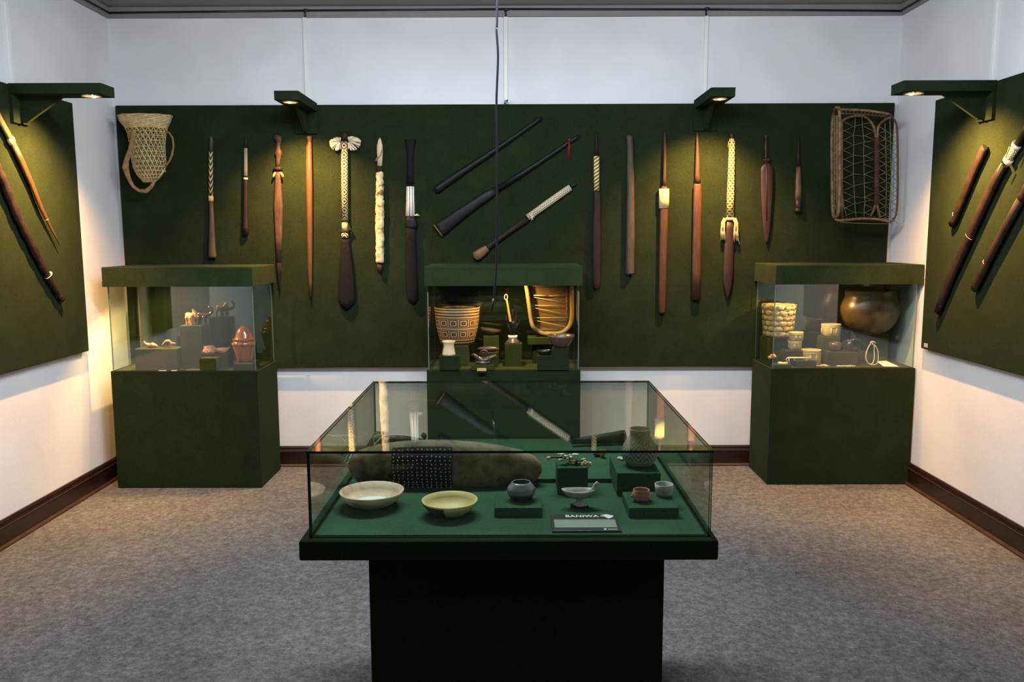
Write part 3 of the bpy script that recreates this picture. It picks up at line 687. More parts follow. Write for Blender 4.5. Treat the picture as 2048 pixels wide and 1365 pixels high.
P_ = [BA(*q) for q in ((345, 370), (330, 470), (295, 640), (235, 800), (222, 900), (262, 1040), (330, 1170), (420, 1235), (520, 1240), (590, 1180), (640, 1100))]
q = [onY(u, v, YC-0.062 if i < 5 else YC-0.03) for i, (u, v) in enumerate(P_)]
obj('bast_strap', MB().sweep(q, [0.012, 0.014, 0.015, 0.016, 0.020, 0.014, 0.010, 0.010, 0.014, 0.012, 0.008], 0.002, normal=Vector((0.35, -1, 0)), seg=8), 'cane_b', t)
P_ = [BA(*q) for q in ((785, 380), (850, 400), (900, 480), (912, 600), (890, 720), (850, 810), (800, 880))]
obj('side_strap', MB().sweep([onY(u, v, YC-0.01) for u, v in P_], [0.005, 0.006, 0.008, 0.008, 0.009, 0.007, 0.008], 0.002, normal=Vector((-0.3, -1, 0)), seg=8), 'cane_b', t)
mb = MB()
for i in range(14):
    f_ = i/13; mb.sweep([onY(*BA(690+f_*60, 1070-f_*60), YC-0.055), onY(*BA(740+f_*30, 985-f_*40), YC-0.062), onY(*BA(795+f_*14, 935-f_*30+70*f_), YC-0.02)], [0.0035, 0.005, 0.003], [0.0015]*3, normal=Vector((0.3, -1, 0)), seg=5)
obj('bast_patch', mb, 'cane', t)

# ------------------------------------------------------------------ net carrying frame, upper right
t = thing('carrying_frame', 'bent-rod carrying frame with string netting at the board top right', 'basket', onY(1730, 452, YB-0.1), 'baskets hung on the back board')
BF = TT(1640, 200, 4.875); Y0, Y1 = YB-0.017, YB-0.20
def pth(l): return [onY(*BF(x, y), yy) for x, y, yy in l]
def smooth_path(pts, k=4):
    out = []
    n = len(pts)
    for i in range(n-1):
        p0, p1, p2, p3 = pts[max(i-1, 0)], pts[i], pts[i+1], pts[min(i+2, n-1)]
        for j in range(k):
            s_ = j/k; out.append(0.5*((2*p1)+(p2-p0)*s_+(2*p0-5*p1+4*p2-p3)*s_*s_+(3*p1-p0-3*p2+p3)*s_**3))
    out.append(pts[-1]); return out
def rod(name, l, r, m='rod'):
    obj(name, MB().sweep(smooth_path(pth(l)), r, seg=8), m, t)
rod('frame_rod', [(152, 1150, Y0), (125, 1100, Y0), (118, 800, Y0), (115, 400, Y0), (125, 180, Y0), (150, 90, (Y0+Y1)/2), (172, 78, Y1), (190, 110, Y1), (193, 400, Y1), (192, 800, Y1), (188, 1000, Y1), (175, 1120, Y1), (150, 1165, (Y0+Y1)/2)], 0.010)
rod('frame_rod', [(172, 78, Y1), (200, 92, Y1), (400, 100, Y1), (560, 118, Y1), (680, 140, Y1)], 0.0075)
rod('frame_rod', [(150, 1165, Y1), (200, 1178, Y1), (400, 1160, Y1), (560, 1165, Y1), (680, 1190, Y1)], 0.0085)
rod('frame_rod', [(680, 140, Y1), (735, 210, Y1), (752, 300, Y1), (757, 500, Y1), (757, 900, Y1), (745, 1100, Y1), (710, 1175, Y1), (680, 1192, Y1)], 0.0065, 'rod_d')
rod('inner_hoop', [(215, 1150, Y0), (212, 300, Y0), (225, 200, Y0), (330, 160, Y0), (430, 165, Y0), (500, 220, Y0), (540, 320, Y0), (548, 500, Y0), (545, 950, Y0), (530, 1060, Y0), (490, 1140, Y0)], 0.0085)
rod('side_hoop', [(590, 1150, Y0-0.04), (565, 1060, Y0-0.01), (558, 900, Y0-0.012), (562, 500, Y0-0.012), (562, 300, Y0-0.012), (585, 240, Y0-0.03), (640, 190, Y1+0.05), (690, 170, Y1)], 0.008)
mb = MB()
for k in range(60):
    yy = 370+k*11; c0 = onY(*BF(556, yy), Y0-0.014)
    mb.sweep([c0+Vector((-0.019, 0, random.uniform(-.004, .004))), c0+Vector((0, -0.010, 0)), c0+Vector((0.019, 0, random.uniform(-.004, .004)))], 0.0028, seg=4)
obj('cord_binding', mb, 'rod_d', t)
mb = MB()
def st(a, b_, r=0.0017): mb.sweep(pth([a, b_]), r, seg=4)
def chain(l, r=0.0024): mb.sweep(pth(l), r, seg=4)
chain([(345, 140, Y0), (340, 260, Y0), (325, 345, Y0), (331, 440, Y0), (325, 540, Y0), (325, 720, Y0), (332, 840, Y0), (335, 945, Y0), (345, 1095, Y0), (355, 1150, Y0)])
chain([(405, 150, Y0), (418, 315, Y0), (430, 410, Y0), (425, 490, Y0), (428, 600, Y0), (432, 850, Y0), (438, 990, Y0), (430, 1065, Y0), (430, 1150, Y0)])
chain([(215, 885, Y0), (235, 1045, Y0), (262, 1150, Y0)])
ys = [260, 345, 440, 540, 625, 722, 840, 945, 1017, 1095]
for i, y_ in enumerate(ys):
    st((215, y_-55, Y0), (328, y_, Y0)); st((215, y_+50, Y0), (328, y_, Y0))
    st((328, y_, Y0), (425, y_+(10 if i % 2 else -25), Y0)); st((425, y_+(10 if i % 2 else -25), Y0), (540, y_-45, Y0)); st((425, y_, Y0), (540, y_+50, Y0))
# right side net between the side hoop and the outer rod
for i in range(11):
    y_ = 270+i*82
    st((565, y_-20, Y0-0.012), (640, y_+30, YB-0.08)); st((640, y_+30, YB-0.08), (565, y_+62, Y0-0.012))
    st((640, y_+30, YB-0.08), (700, y_+70, YB-0.15)); st((700, y_+70, YB-0.15), (757, y_+30, Y1)); st((700, y_+70, YB-0.15), (757, y_+112, Y1)); st((700, y_+70, YB-0.15), (640, y_+112, YB-0.08))
chain([(632, 220, YB-0.08), (640, 400, YB-0.08), (648, 800, YB-0.08), (640, 1150, YB-0.08)]); chain([(680, 180, YB-0.15), (688, 400, YB-0.15), (695, 800, YB-0.15), (685, 1150, YB-0.15)])
# left side net
for i in range(22):
    y_ = 170+i*44; y2 = y_+random.uniform(-30, 30)
    st((120, y_, Y0), (160, y2+20, YB-0.1)); st((160, y2+20, YB-0.1), (192, y_+random.uniform(-25, 25), Y1), 0.0024)
for x, yy_ in ((140, YB-0.07), (158, YB-0.11), (170, YB-0.14)): chain([(x, 150, yy_), (x-2, 600, yy_), (x+3, 1120, yy_)], 0.0035)
# top and bottom nets
for i in range(13):
    x = 215+i*38
    st((x, 98+(x-215)*0.08, Y1), (x*0.86+45, 170, Y0)); st((x, 1165, Y1), (x*0.86+45, 1150, Y0)); st((x+20, 1165, Y1), (x*0.86+30, 1150, Y0), 0.0022)
chain([(200, 1195, YB-0.12), (400, 1205, YB-0.12), (660, 1210, YB-0.12)], 0.0035); chain([(200, 130, YB-0.1), (400, 140, YB-0.1), (640, 160, YB-0.1)], 0.0035)
obj('string_net', mb, 'string', t, kind='stuff')

# ------------------------------------------------------------------ pieces on the side boards
def side_stick(pp, X, dk=0.62, seg_=14):
    sgn = 1 if X < 0 else -1
    pts = [onX(u, v, X) for u, v, _ in pp]; wd = [h for *_, h in pp]
    return MB().sweep(pts, wd, [w_*dk for w_ in wd], normal=Vector((sgn, 0, 0)), seg=seg_)
XSL = XBL+0.021; XSR = XBR-0.021
a = onX(120, 492, XSL)
t = thing('long_spear', 'orange tapering spear with snake-pattern wrapped butt on the left wall board', 'spear', a, 'pieces on the left wall board')
def B7(x, y): return (x/3.689, 150+y/3.689)
pp = [(*B7(95, 505), 0.020), (*B7(150, 620), 0.021), (*B7(230, 800), 0.018), (*B7(300, 975), 0.015), (*B7(345, 1068), 0.011), (*B7(400, 1175), 0.007), (*B7(443, 1262), 0.0015)]
obj('shaft', side_stick(pp, XSL), 'w_orange', t)
obj('yellow_binding', side_stick([(*B7(72, 460), 0.020), (*B7(80, 478), 0.026), (*B7(92, 505), 0.022)], XSL), 'cotton_y', t)
obj('wrapped_butt', side_stick([(-60, 100, 0.018), (*B7(-5, 320), 0.018), (*B7(75, 468), 0.019)], XSL), 'p_snake', t)
obj('tie_wire', side_stick([(*B7(343, 1064), 0.0117), (*B7(344.5, 1067.5), 0.0117)], XSL), 'pin', t)
t = thing('bark_club', 'dark knobbly snake-like pole on the left wall board', 'pole', onX(126, 598, XSL), 'pieces on the left wall board')
def B2(x, y): return (x/4.55, 350+y/4.55)
pp = []; base_ = [(-150, -330), (-60, -130), (30, 60), (160, 380), (312, 690), (440, 930), (545, 1095), (572, 1135)]
for i in range(len(base_)-1):
    for k in range(6):
        f_ = k/6; x = base_[i][0]+(base_[i+1][0]-base_[i][0])*f_; y = base_[i][1]+(base_[i+1][1]-base_[i][1])*f_
        pp.append((*B2(x, y), 0.031+0.003*math.sin((i*6+k)*1.9)-0.00009*(i*6+k)*3))
pp.append((*B2(568, 1125), 0.020)); pp.append((*B2(578, 1142), 0.010))
obj('shaft', side_stick(pp, XSL), 'w_bark', t)
obj('tie_wire', side_stick([(*B2(438, 912), 0.0305), (*B2(440, 916), 0.0305)], XSL), 'pin', t)

def B8(x, y): return (1860+x/3.1, 200+y/3.1)
t = thing('bark_club', 'short dark stick, farthest piece on the right wall board', 'stick', onX(*B8(145, 805), XSR), 'pieces on the right wall board')
obj('shaft', side_stick([(*B8(342, 292), 0.018), (*B8(334, 305), 0.027), (*B8(280, 420), 0.028), (*B8(200, 620), 0.026), (*B8(150, 745), 0.024), (*B8(130, 772), 0.022)], XSR), 'w_bark', t)
obj('tie_wire', side_stick([(*B8(158, 715), 0.0250), (*B8(157, 717), 0.0250)], XSR), 'pin', t)
t = thing('long_pole', 'long dark pole with ivory-ringed patterned sleeve on the right wall board', 'pole', onX(*B8(45, 1325), XSR), 'pieces on the right wall board')
obj('shaft', side_stick([(*B8(462, 400), 0.024), (*B8(420, 470), 0.028), (*B8(340, 640), 0.030), (*B8(240, 860), 0.031), (*B8(140, 1080), 0.030), (*B8(75, 1240), 0.028), (*B8(45, 1318), 0.024)], XSR), 'w_bark', t)
obj('upper_shaft', side_stick([(*B8(640, 90), 0.020), (*B8(545, 275), 0.022)], XSR), 'w_black', t)
obj('patterned_sleeve', side_stick([(*B8(538, 285), 0.024), (*B8(478, 378), 0.026)], XSR), 'p_hatch', t)
for a_, b_, r in (((542, 272), (530, 292), 0.030), ((492, 362), (478, 385), 0.031)): obj('ivory_ring', side_stick([(*B8(*a_), r), (*B8(*b_), r)], XSR), 'ivory', t)
for a_, b_ in (((495, 290), (468, 360)), ((445, 395), (420, 452))):
    obj('quill', MB().sweep([onX(*B8(*a_), XSR-0.03), onX(*B8(*b_), XSR-0.03)], [0.004, 0.002], seg=6), 'bind_y', t)
obj('tie_wire', side_stick([(*B8(248, 843), 0.0316), (*B8(247, 845), 0.0316)], XSR), 'pin', t)
t = thing('wooden_pipe', 'dark tube with carved collar, nearest piece on the right wall board', 'tube', onX(*B8(275, 1175), XSR), 'pieces on the right wall board')
obj('shaft', side_stick([(*B8(566, 612), 0.026), (*B8(480, 770), 0.026), (*B8(380, 960), 0.026), (*B8(285, 1150), 0.027), (*B8(272, 1175), 0.024)], XSR), 'w_bark', t)
obj('carved_collar', side_stick([(*B8(640, 480), 0.028), (*B8(592, 570), 0.029), (*B8(580, 590), 0.024), (*B8(565, 615), 0.029)], XSR), 'w_dark', t)
obj('tie_wire', side_stick([(*B8(350, 1012), 0.0266), (*B8(349, 1014), 0.0266)], XSR), 'pin', t)

# ------------------------------------------------------------------ hanging cable in front of the board
YH = 3.4
P_ = [(994, -60), (994, 20), (993, 60), (996, 110), (994, 170), (993, 210), (994, 330), (994, 470), (993, 530), (990, 570), (987, 600)]
q = [onY(u, v, YH) for u, v in P_]
q = [Vector((q[0].x, YH, 2.998))]+q[1:]
t = tag(obj('hanging_cable', MB().sweep(smooth_path(q, 6), 0.0046, seg=8), 'cable'), 'thin black cable hanging from the ceiling in the middle of the room', 'cable')
obj('cable_end', MB().sweep([onY(987, 598, YH), onY(985, 612, YH), onY(983, 627, YH)], [0.005, 0.0065, 0.003], seg=8), 'cable', t)

# ------------------------------------------------------------------ glass helpers
def pane(name, x0, x1, y0, y1, z0, z1, parent, glassm='glass', edge='glass_edge_l'):
    """thin box: wide faces glass, narrow faces edge colour"""
    d = [abs(x1-x0), abs(y1-y0), abs(z1-z0)]; k = d.index(min(d))
    mb = MB().box(x0, x1, y0, y1, z0, z1)
    axis = [2, 2, 1, 0, 1, 0]
    for i, a_ in enumerate(axis): mb.mi[i] = 0 if a_ == k else 1
    return obj(name, mb, [glassm, edge], parent, fix=False)

ZC = 0.737
CASEG = 'tall green wall cases along the back wall'
def wall_case(x0, x1, yf, yb, label, lampx, power):
    t = thing('display_case', label, 'display case', ((x0+x1)/2, (yf+yb)/2, 0), CASEG)
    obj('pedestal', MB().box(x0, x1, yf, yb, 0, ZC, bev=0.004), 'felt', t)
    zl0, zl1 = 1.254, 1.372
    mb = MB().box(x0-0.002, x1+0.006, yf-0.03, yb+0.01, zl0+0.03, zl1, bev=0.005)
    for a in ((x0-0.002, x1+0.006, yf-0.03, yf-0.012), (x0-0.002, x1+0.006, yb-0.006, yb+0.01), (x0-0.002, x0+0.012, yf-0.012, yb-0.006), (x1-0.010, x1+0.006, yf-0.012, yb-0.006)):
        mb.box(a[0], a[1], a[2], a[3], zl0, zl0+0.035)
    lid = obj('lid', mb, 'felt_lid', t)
    i, g = 0.010, 0.006
    obj('felt_floor', MB().box(x0+0.03, x1-0.03, yf+0.018, yb-0.03, ZC, ZC+0.0012), 'felt_lit', t)
    pane('glass_pane', x0+i, x1-i, yf+0.010, yf+0.010+g, ZC, zl0+0.029, t)
    pane('glass_pane', x0+i, x0+i+g, yf+0.010+g, yb-0.02, ZC, zl0+0.029, t)
    pane('glass_pane', x1-i-g, x1-i, yf+0.010+g, yb-0.02, ZC, zl0+0.029, t)
    pane('back_glass_pane', x0+i, x1-i, yb-0.026, yb-0.02, ZC, zl0+0.029, t, 'glass_back')
    c = Vector((lampx, yf+0.085, zl0+0.026))
    obj('case_lamp', MB().lathe(c, [(0.028, 0.003), (0.028, 0), (0.006, 0.001)], seg=20), 'lampring', lid)
    spot('case_halogen', c-vZ*0.008, c-vZ*0.5+Vector((0.05, 0.16, 0)), power*3.6, WARM2, 140, 0.5, 0.012)
    return t
C1 = (-2.467, -1.571, 5.0, 5.427); C2 = (-0.536, 0.404, 5.005, 5.452); C3 = (1.5785, 2.4655, 5.044, 5.450)
wall_case(*C1, 'left green display case holding small orange clay pieces', -2.20, 15)
wall_case(*C2, 'middle green display case holding the patterned basket and dark hand', -0.02, 6)
wall_case(*C3, 'right green display case holding the large bronze-coloured pot', 1.80, 6.5)

# ------------------------------------------------------------------ case contents helpers
def block(u0, u1, vt, vb, dep, label, z=ZC, y=None, cat='plinth', group=None, m='felt_lit', name='felt_plinth', ytop=None):
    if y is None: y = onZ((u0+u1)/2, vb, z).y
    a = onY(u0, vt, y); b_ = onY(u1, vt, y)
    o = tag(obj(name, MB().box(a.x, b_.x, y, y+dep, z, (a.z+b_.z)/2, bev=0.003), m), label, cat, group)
    return o, (a.z+b_.z)/2, y
def place(u, vbot, rb, z):
    """centre on surface z for a round foot of half width rb px whose front edge is at vbot"""
    q = onZ(u, vbot, z); el = (CH-z)/q.y
    return onZ(u, vbot-rb*el, z)
def px(c): return c.y/F*1.006
def prof_px(c, v0, l):
    k = px(c); return [(r*k, max(0.0, (v0-v)*k)) for r, v in l]
def vessel(name, label, cat, u, vbot, rb, z, outer, mname, inner=0.86, floor=0.2, wob=0.006, group=None, seg=40, y=None, sx=1, sy=1, tilt=None):
    """outer: (half width px, v of ring centre) from base up"""
    if y is None: c = place(u, vbot, rb, z)
    else: c = onY(u, vbot, y); c.z = z
    v0 = outer[0][1]; pr = prof_px(c, v0, outer); top = pr[-1]
    th = max(0.0022, pr[-1][0]*0.06)
    inn = [(max(0.002, r-th), h) for r, h in pr[::-1] if h > top[1]*floor]
    inn[0] = (inn[0][0], top[1]-0.0004)
    pr2 = pr+inn+[(inn[-1][0]*0.6, top[1]*floor*0.9), (0.001, top[1]*floor*0.85)]
    mb = MB().lathe(c, pr2, seg=seg, wob=wob, sx=sx, sy=sy, tilt=tilt)
    return tag(obj(name, mb, mname, origin=c), label, cat, group), c

# ---- left case
AL = TT(270, 560, 6.825); A2 = TT(390, 600, 8.53)
G1 = 'clay pieces in the left case'; GP = 'green felt plinths inside the cases'
o, zA, yA = block(268.7, 353.5, 698.5, 741.7, 0.12, 'long low felt plinth under the two clay birds', group=GP)
o, zB, yB_ = block(359.2, 402.6, 651.8, 738, 0.13, 'tall felt plinth under the orange clay animal', group=GP)
o, zCc, yCc = block(398.2, 430.4, 717.6, 742.4, 0.09, 'small cube felt plinth under the clay jug in the left case', group=GP, m='felt_lit')
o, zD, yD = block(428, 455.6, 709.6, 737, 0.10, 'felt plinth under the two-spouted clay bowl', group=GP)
o, zE, yE = block(466, 503.5, 727.8, 741.3, 0.16, 'low felt plinth under the covered brown jar', group=GP, m='felt_lit')
# clay birds
def bird(u, v, z, y, flip, label, mname):
    c = onY(u, v, y); c.z = z; k = px(c); s_ = flip
    mb = MB()
    def q(a, b_, d=0): return c+Vector((a*k*s_, d*k, b_*k))
    mb.sweep([q(-14, 11), q(-11, 8), q(-5, 5), q(2, 5.5), q(8, 4.5), q(13, 3)], [1.3*k, 2.6*k, 4.6*k, 4.8*k, 3.4*k, 1.2*k], seg=12)
    mb.sweep([q(-4, 7), q(0, 9.5, -2), q(5, 6, -5)], [1.6*k, 2*k, 1.0*k], [0.8*k, 1*k, 0.6*k], seg=8)
    mb.sweep([q(-3, 7), q(2, 9.5, 3), q(6, 5.5, 6)], [1.6*k, 2*k, 1.0*k], [0.8*k, 1*k, 0.6*k], seg=8)
    mb.ball(q(-14, 12), 2.2*k)
    mb.sweep([q(-2, 0.4), q(2, 0.4)], 2.4*k, 0.5*k, normal=vZ, seg=10); mb.sweep([q(0, 0.5), q(0, 5)], 1.8*k, seg=8)
    o = tag(obj('clay_bird', mb, mname, origin=c), label, 'figurine', G1); remesh(o, 0.0022, 2); return o
bird(303, 692, zA, yA+0.055, 1, 'left of the two small clay birds on the long low plinth', 'clay_pk')
mb = MB(); c = onY(336, 692, yA+0.055); c.z = zA; k = px(c)
def q(a, b_, d=0): return c+Vector((a*k, d*k, b_*k))
mb.sweep([q(-12, 5), q(-8, 8), q(-3, 13), q(2, 14), q(6, 10)], [1*k, 2.4*k, 3*k, 3*k, 2*k], [2*k, 4*k, 5*k, 5*k, 3*k], normal=Vector((0, -1, 0)), seg=10)
mb.sweep([q(4, 13), q(7, 9), q(13, 8.5), q(16, 9.5)], [2*k, 2.8*k, 1.8*k, 0.6*k], seg=8)
mb.sweep([q(6, 9, -1), q(6, 4, -1), q(5, 0.5, -1)], [1.8*k, 1.4*k, 1.6*k], seg=8); mb.sweep([q(-6, 8, 1), q(-5, 4, 1), q(-6, 0.5, 1)], [1.8*k, 1.4*k, 1.6*k], seg=8); mb.sweep([q(0, 10, 2), q(0, 4, 2), q(0, 0.5, 2)], [2.2*k, 1.4*k, 2.0*k], seg=8)
remesh(tag(obj('clay_bird', mb, 'clay_pk', origin=c), 'right of the two small clay birds, with bent neck', 'figurine', G1), 0.0022, 2)
# horned clay animal
c = onY(382, 650, yB_+0.04); c.z = zB; k = px(c)
mb = MB()
mb.sweep([q(-9, 17, 4), q(-7, 19, 3), q(-2, 18, 1), q(3, 18, -1), q(6, 20, -2), q(9, 25, -3)], [3.5*k, 6.5*k, 7*k, 6*k, 4.5*k, 3.6*k], seg=14)
mb.sweep([q(7, 23, -3), q(9, 27, -3), q(12, 22, -5), q(14, 17, -6), q(13, 15, -6)], [3.6*k, 4.2*k, 3.6*k, 2.6*k, 1.5*k], seg=12)
for a, d in ((1, -4), (4, 2)): mb.sweep([q(a, 16, d), q(a+0.6, 8, d), q(a+1, 3, d), q(a+1.4, 0.5, d)], [4.2*k, 2.9*k, 2.3*k, 2.8*k], seg=10)
for a, d in ((-8, 0), (-6, 7)): mb.sweep([q(a, 16, d), q(a-1, 8, d+3), q(a-1, 0.5, d+3)], [3.6*k, 2.2*k, 2.0*k], seg=10)
mb.sweep([q(8, 28, -4), q(6, 31, -6), q(9, 33, -5)], [1.6*k, 1.2*k, 0.5*k], seg=6)
mb.sweep([q(13, 21, -6), q(17, 20, -7)], [1*k, 0.4*k], seg=6)
remesh(tag(obj('animal_figure', mb, 'clay', origin=c), 'orange clay four-legged animal standing on the tall plinth', 'figurine', G1), 0.0024, 2)
c = onY(405, 646.5, yB_+0.105); c.z = zB; k = px(c); mb = MB()  # dark double of the animal, modelled as a solid shape
mb.sweep([q(-10, 17), q(-6, 19), q(0, 18.5), q(6, 18), q(10, 18.5), q(16, 20), q(20, 24), q(20, 30), q(16, 34), q(13, 34.5)], [3*k, 4.6*k, 4.6*k, 4.4*k, 3.8*k, 3.2*k, 2.8*k, 2.6*k, 2.2*k, 1.2*k], seg=12)
mb.sweep([q(-9, 18), q(-10, 21), q(-12, 20)], [2.4*k, 1.8*k, 1*k], seg=8)
for a, d in ((-7, -3), (-6, 3), (4, -3), (5, 3)): mb.sweep([q(a, 15, d), q(a, 7, d), q(a-0.5, 0.5, d)], [3.2*k, 2.4*k, 2.6*k], seg=8)
remesh(tag(obj('animal_figure', mb, 'clay_bl', origin=c), 'dark animal shape with upturned tail behind the orange one', 'figurine', G1), 0.0024, 2)
# jug with handle
j, c = vessel('clay_jug', 'small orange clay jug with loop handle and darker base', 'jug', 418, 713.3, 8, zCc, [(7, 711.5), (10, 709), (12, 705), (13, 701), (12, 697), (10, 694), (11, 691.5)], 'clay', group=G1)
k = px(c)
obj('handle', MB().sweep(smooth_path([c+Vector((-11*k, -2*k, 18*k)), c+Vector((-16*k, -3*k, 19*k)), c+Vector((-18*k, -3*k, 15*k)), c+Vector((-15*k, -2.5*k, 9*k)), c+Vector((-10*k, -2*k, 5.5*k))]), 1.9*k, seg=8), 'clay', j)
mb = MB()
for i in range(9):
    a = -PI*0.95+i*PI*0.9/8; rr = 12.6*k; cc = c+Vector((math.cos(a)*rr, math.sin(a)*rr, 8.5*k)); mb.ball(cc, 2.2*k, sx=0.8, sy=0.8, sz=0.9, seg=8, rings=5)
obj('carved_leaves', mb, 'clay_br', j)
obj('dark_foot', MB().lathe(c, [(7.4*k, 0), (10.6*k, 2.5*k), (12.4*k, 5.5*k), (12.0*k, 6.2*k)], seg=28), 'clay_dk', j)
# boat bowl
c = onY(444, 705.8, yD+0.045); c.z = zD; k = px(c); mb = MB()
pr = [(5, 0), (9, 1.4), (12, 4.5), (13, 8), (12.4, 11), (11.4, 10.6), (11.6, 7.5), (8, 3), (0.5, 2.4)]
mb.lathe(c, [(r*k, h*k) for r, h in pr], seg=32, sx=1.0, sy=0.8)
for s_ in (-1, 1): mb.sweep([c+Vector((s_*10*k, 0, 9*k)), c+Vector((s_*14*k, 0, 11*k)), c+Vector((s_*17*k, 0, 13.2*k))], [2.6*k, 1.8*k, 0.8*k], seg=8)
tag(obj('clay_bowl', mb, 'clay', origin=c), 'orange clay bowl with two pointed spouts behind the jug', 'bowl', G1)
# covered jar
c = onZ(492.5, 722.5, zE); c = Vector((c.x, yE+0.085, zE)); k = px(c)
t = thing('covered_jar', 'glazed brown jar with tall domed lid in the left case', 'jar', c, G1)
mb = MB().lathe(c, [(14*k, 0), (15.5*k, 2*k), (18*k, 14*k), (21*k, 27*k), (23*k, 36*k), (22.5*k, 39*k), (19*k, 43*k), (17*k, 43.5*k)], seg=48)
jb = obj('jar_body', mb, 'clay_br', t)
mb = MB()
for i in range(11):
    a = -PI+i*PI/10; mb.sweep([c+Vector((math.cos(a+da)*r*k, math.sin(a+da)*r*k, h*k)) for da, r, h in ((-0.1, 22.8, 33), (0, 23.2, 38), (0.1, 22.8, 33))], 0.9*k, seg=6)
obj('applied_scallops', mb, 'clay_br', jb)
jl = obj('lid', MB().lathe(c+vZ*43.4*k, [(20.5*k, 0), (20.8*k, 2*k), (18.5*k, 3.6*k), (17*k, 7*k), (15*k, 13*k), (12*k, 20*k), (8.5*k, 25.5*k), (4.5*k, 28.5*k), (1*k, 29.2*k)], seg=48), 'clay_br', t)
mb = MB()
for i in range(40): a = 2*PI*i/40; mb.ball(c+Vector((math.cos(a)*20.3*k, math.sin(a)*20.3*k, 45.6*k)), 1.5*k, seg=6, rings=4)
obj('beaded_rim', mb, 'clay_br', jl)
for u0, u1, lb in ((314, 329, 'left white paper slip at the front of the left case'), (339, 350, 'right white paper slip at the front of the left case')):
    a = onZ(u0, 743.3, ZC+0.001); b_ = onZ(u1, 743.3, ZC+0.001)
    tag(obj('paper_slip', MB().box(a.x, b_.x, a.y+0.022, a.y+0.042, ZC+0.0003, ZC+0.0022), 'paper'), lb, 'label', 'paper slips in the left case')

# ---- middle case
G2 = 'pieces in the middle case'
o, z1, y1 = block(878, 918.5, 712.6, 741.5, 0.085, 'felt plinth under the cream waisted vase', group=GP, m='felt')
o, z2, y2 = block(890, 936, 692.5, 735, 0.17, 'felt plinth under the patterned basket', y=5.155, group=GP, m='felt_lit')
o, z3, y3 = block(942.5, 988, 730.8, 741.2, 0.075, 'lowest felt plinth under the bird-headed whistle', group=GP, m='felt_lit')
o, z4, y4 = block(962, 996, 705.5, 740, 0.075, 'felt plinth behind the bird-headed whistle', group=GP, y=5.118)
o, z5, y5 = block(966.5, 997.5, 672.5, 730, 0.10, 'tall felt plinth under the dark oval dish', group=GP, y=5.24)
o, z6, y6 = block(1009.6, 1044, 688, 734, 0.11, 'square felt plinth under the dark hand', group=GP)
# step plinth, one thing
yS = onZ(1105, 741, ZC).y; a = onY(1075, 712.4, yS); b_ = onY(1106, 697, yS); c_ = onY(1138.5, 697, yS)
tag(obj('stepped_plinth', MB().box(a.x, b_.x, yS, yS+0.10, ZC, a.z, bev=0.002).box(b_.x-0.0005, c_.x, yS, yS+0.10, ZC, b_.z, bev=0.002), 'felt'), 'stepped felt plinth under the dark bowl and small dish', 'plinth', GP)
zS1, zS2 = a.z, b_.z
# shelf plinth
yT = 5.22; a = onY(1055.7, 676, yT); b_ = onY(1118, 690, yT)
tag(obj('shelf_plinth', MB().box(a.x, b_.x, yT, yT+0.13, b_.z, a.z, bev=0.003).box(a.x+0.03, b_.x-0.02, yT+0.05, yT+0.12, ZC, b_.z+0.001), 'felt_lit'), 'felt shelf block under the upright woven tray', 'plinth', GP)
zT = a.z
# patterned basket: concentric squares in bands
m, nt, b = new_mat('basket_square_pattern'); u_, v_ = uvsep(nt)
NU = 13.0
fu = mth(nt, 'ABSOLUTE', mth(nt, 'SUBTRACT', mth(nt, 'FRACT', mth(nt, 'MULTIPLY', u_, NU)), 0.5))
VV = mth(nt, 'MULTIPLY', v_, 1.0)
LC, DC = (0.46, 0.29, 0.13), (0.032, 0.016, 0.012)
def band(v0, v1):
    fv = mth(nt, 'ABSOLUTE', mth(nt, 'SUBTRACT', mth(nt, 'DIVIDE', mth(nt, 'SUBTRACT', VV, v0), v1-v0), 0.5))
    d = mth(nt, 'MAXIMUM', fu, fv)
    inside = mth(nt, 'MULTIPLY', mth(nt, 'GREATER_THAN', VV, v0), mth(nt, 'LESS_THAN', VV, v1))
    return ramp(nt, d, [(0.0, LC), (0.05, DC), (0.20, LC), (0.33, DC), (0.44, LC)], True), inside
line = ramp(nt, mth(nt, 'FRACT', mth(nt, 'MULTIPLY', VV, 55.0)), [(0, LC), (0.55, DC)], True)
c1_, i1 = band(0.052, 0.104); c2_, i2 = band(0.124, 0.176)
col = mixc(nt, i1, line, c1_); col = mixc(nt, i2, col, c2_)
col = mixc(nt, mth(nt, 'MULTIPLY', noise(nt, 200, 3), 0.18), col, (0.20, 0.11, 0.05))
nt.links.new(col, b.inputs['Base Color']); b.inputs['Roughness'].default_value = 0.55; b.inputs['Specular IOR Level'].default_value = 0.3
bump(nt, b, noise(nt, 240, 2), 0.4, 0.002); M['p_basket'] = m
c = onY(915, 692, 5.27); c.z = z2; k = px(c)
pr = [(31, 0), (34, 3), (38, 18), (41.5, 34), (43.5, 50), (44.5, 64), (45.5, 74), (44, 74), (42.5, 62), (39, 34), (30, 5), (0.5, 4)]
tag(obj('patterned_basket', MB().lathe(c, [(r*k, h*k) for r, h in pr], seg=56, wob=0.004), 'p_basket', origin=c), 'large round basket with concentric square pattern', 'basket', G2)
# cream vase
vessel('waisted_vase', 'cream clay vase pinched at the waist', 'vase', 897.5, 712.8, 13, z1, [(13.5, 710.5), (13.2, 707), (11.5, 699), (10.2, 691), (11.5, 685), (13.8, 681.5)], 'clay_cr', group=G2, floor=0.3)
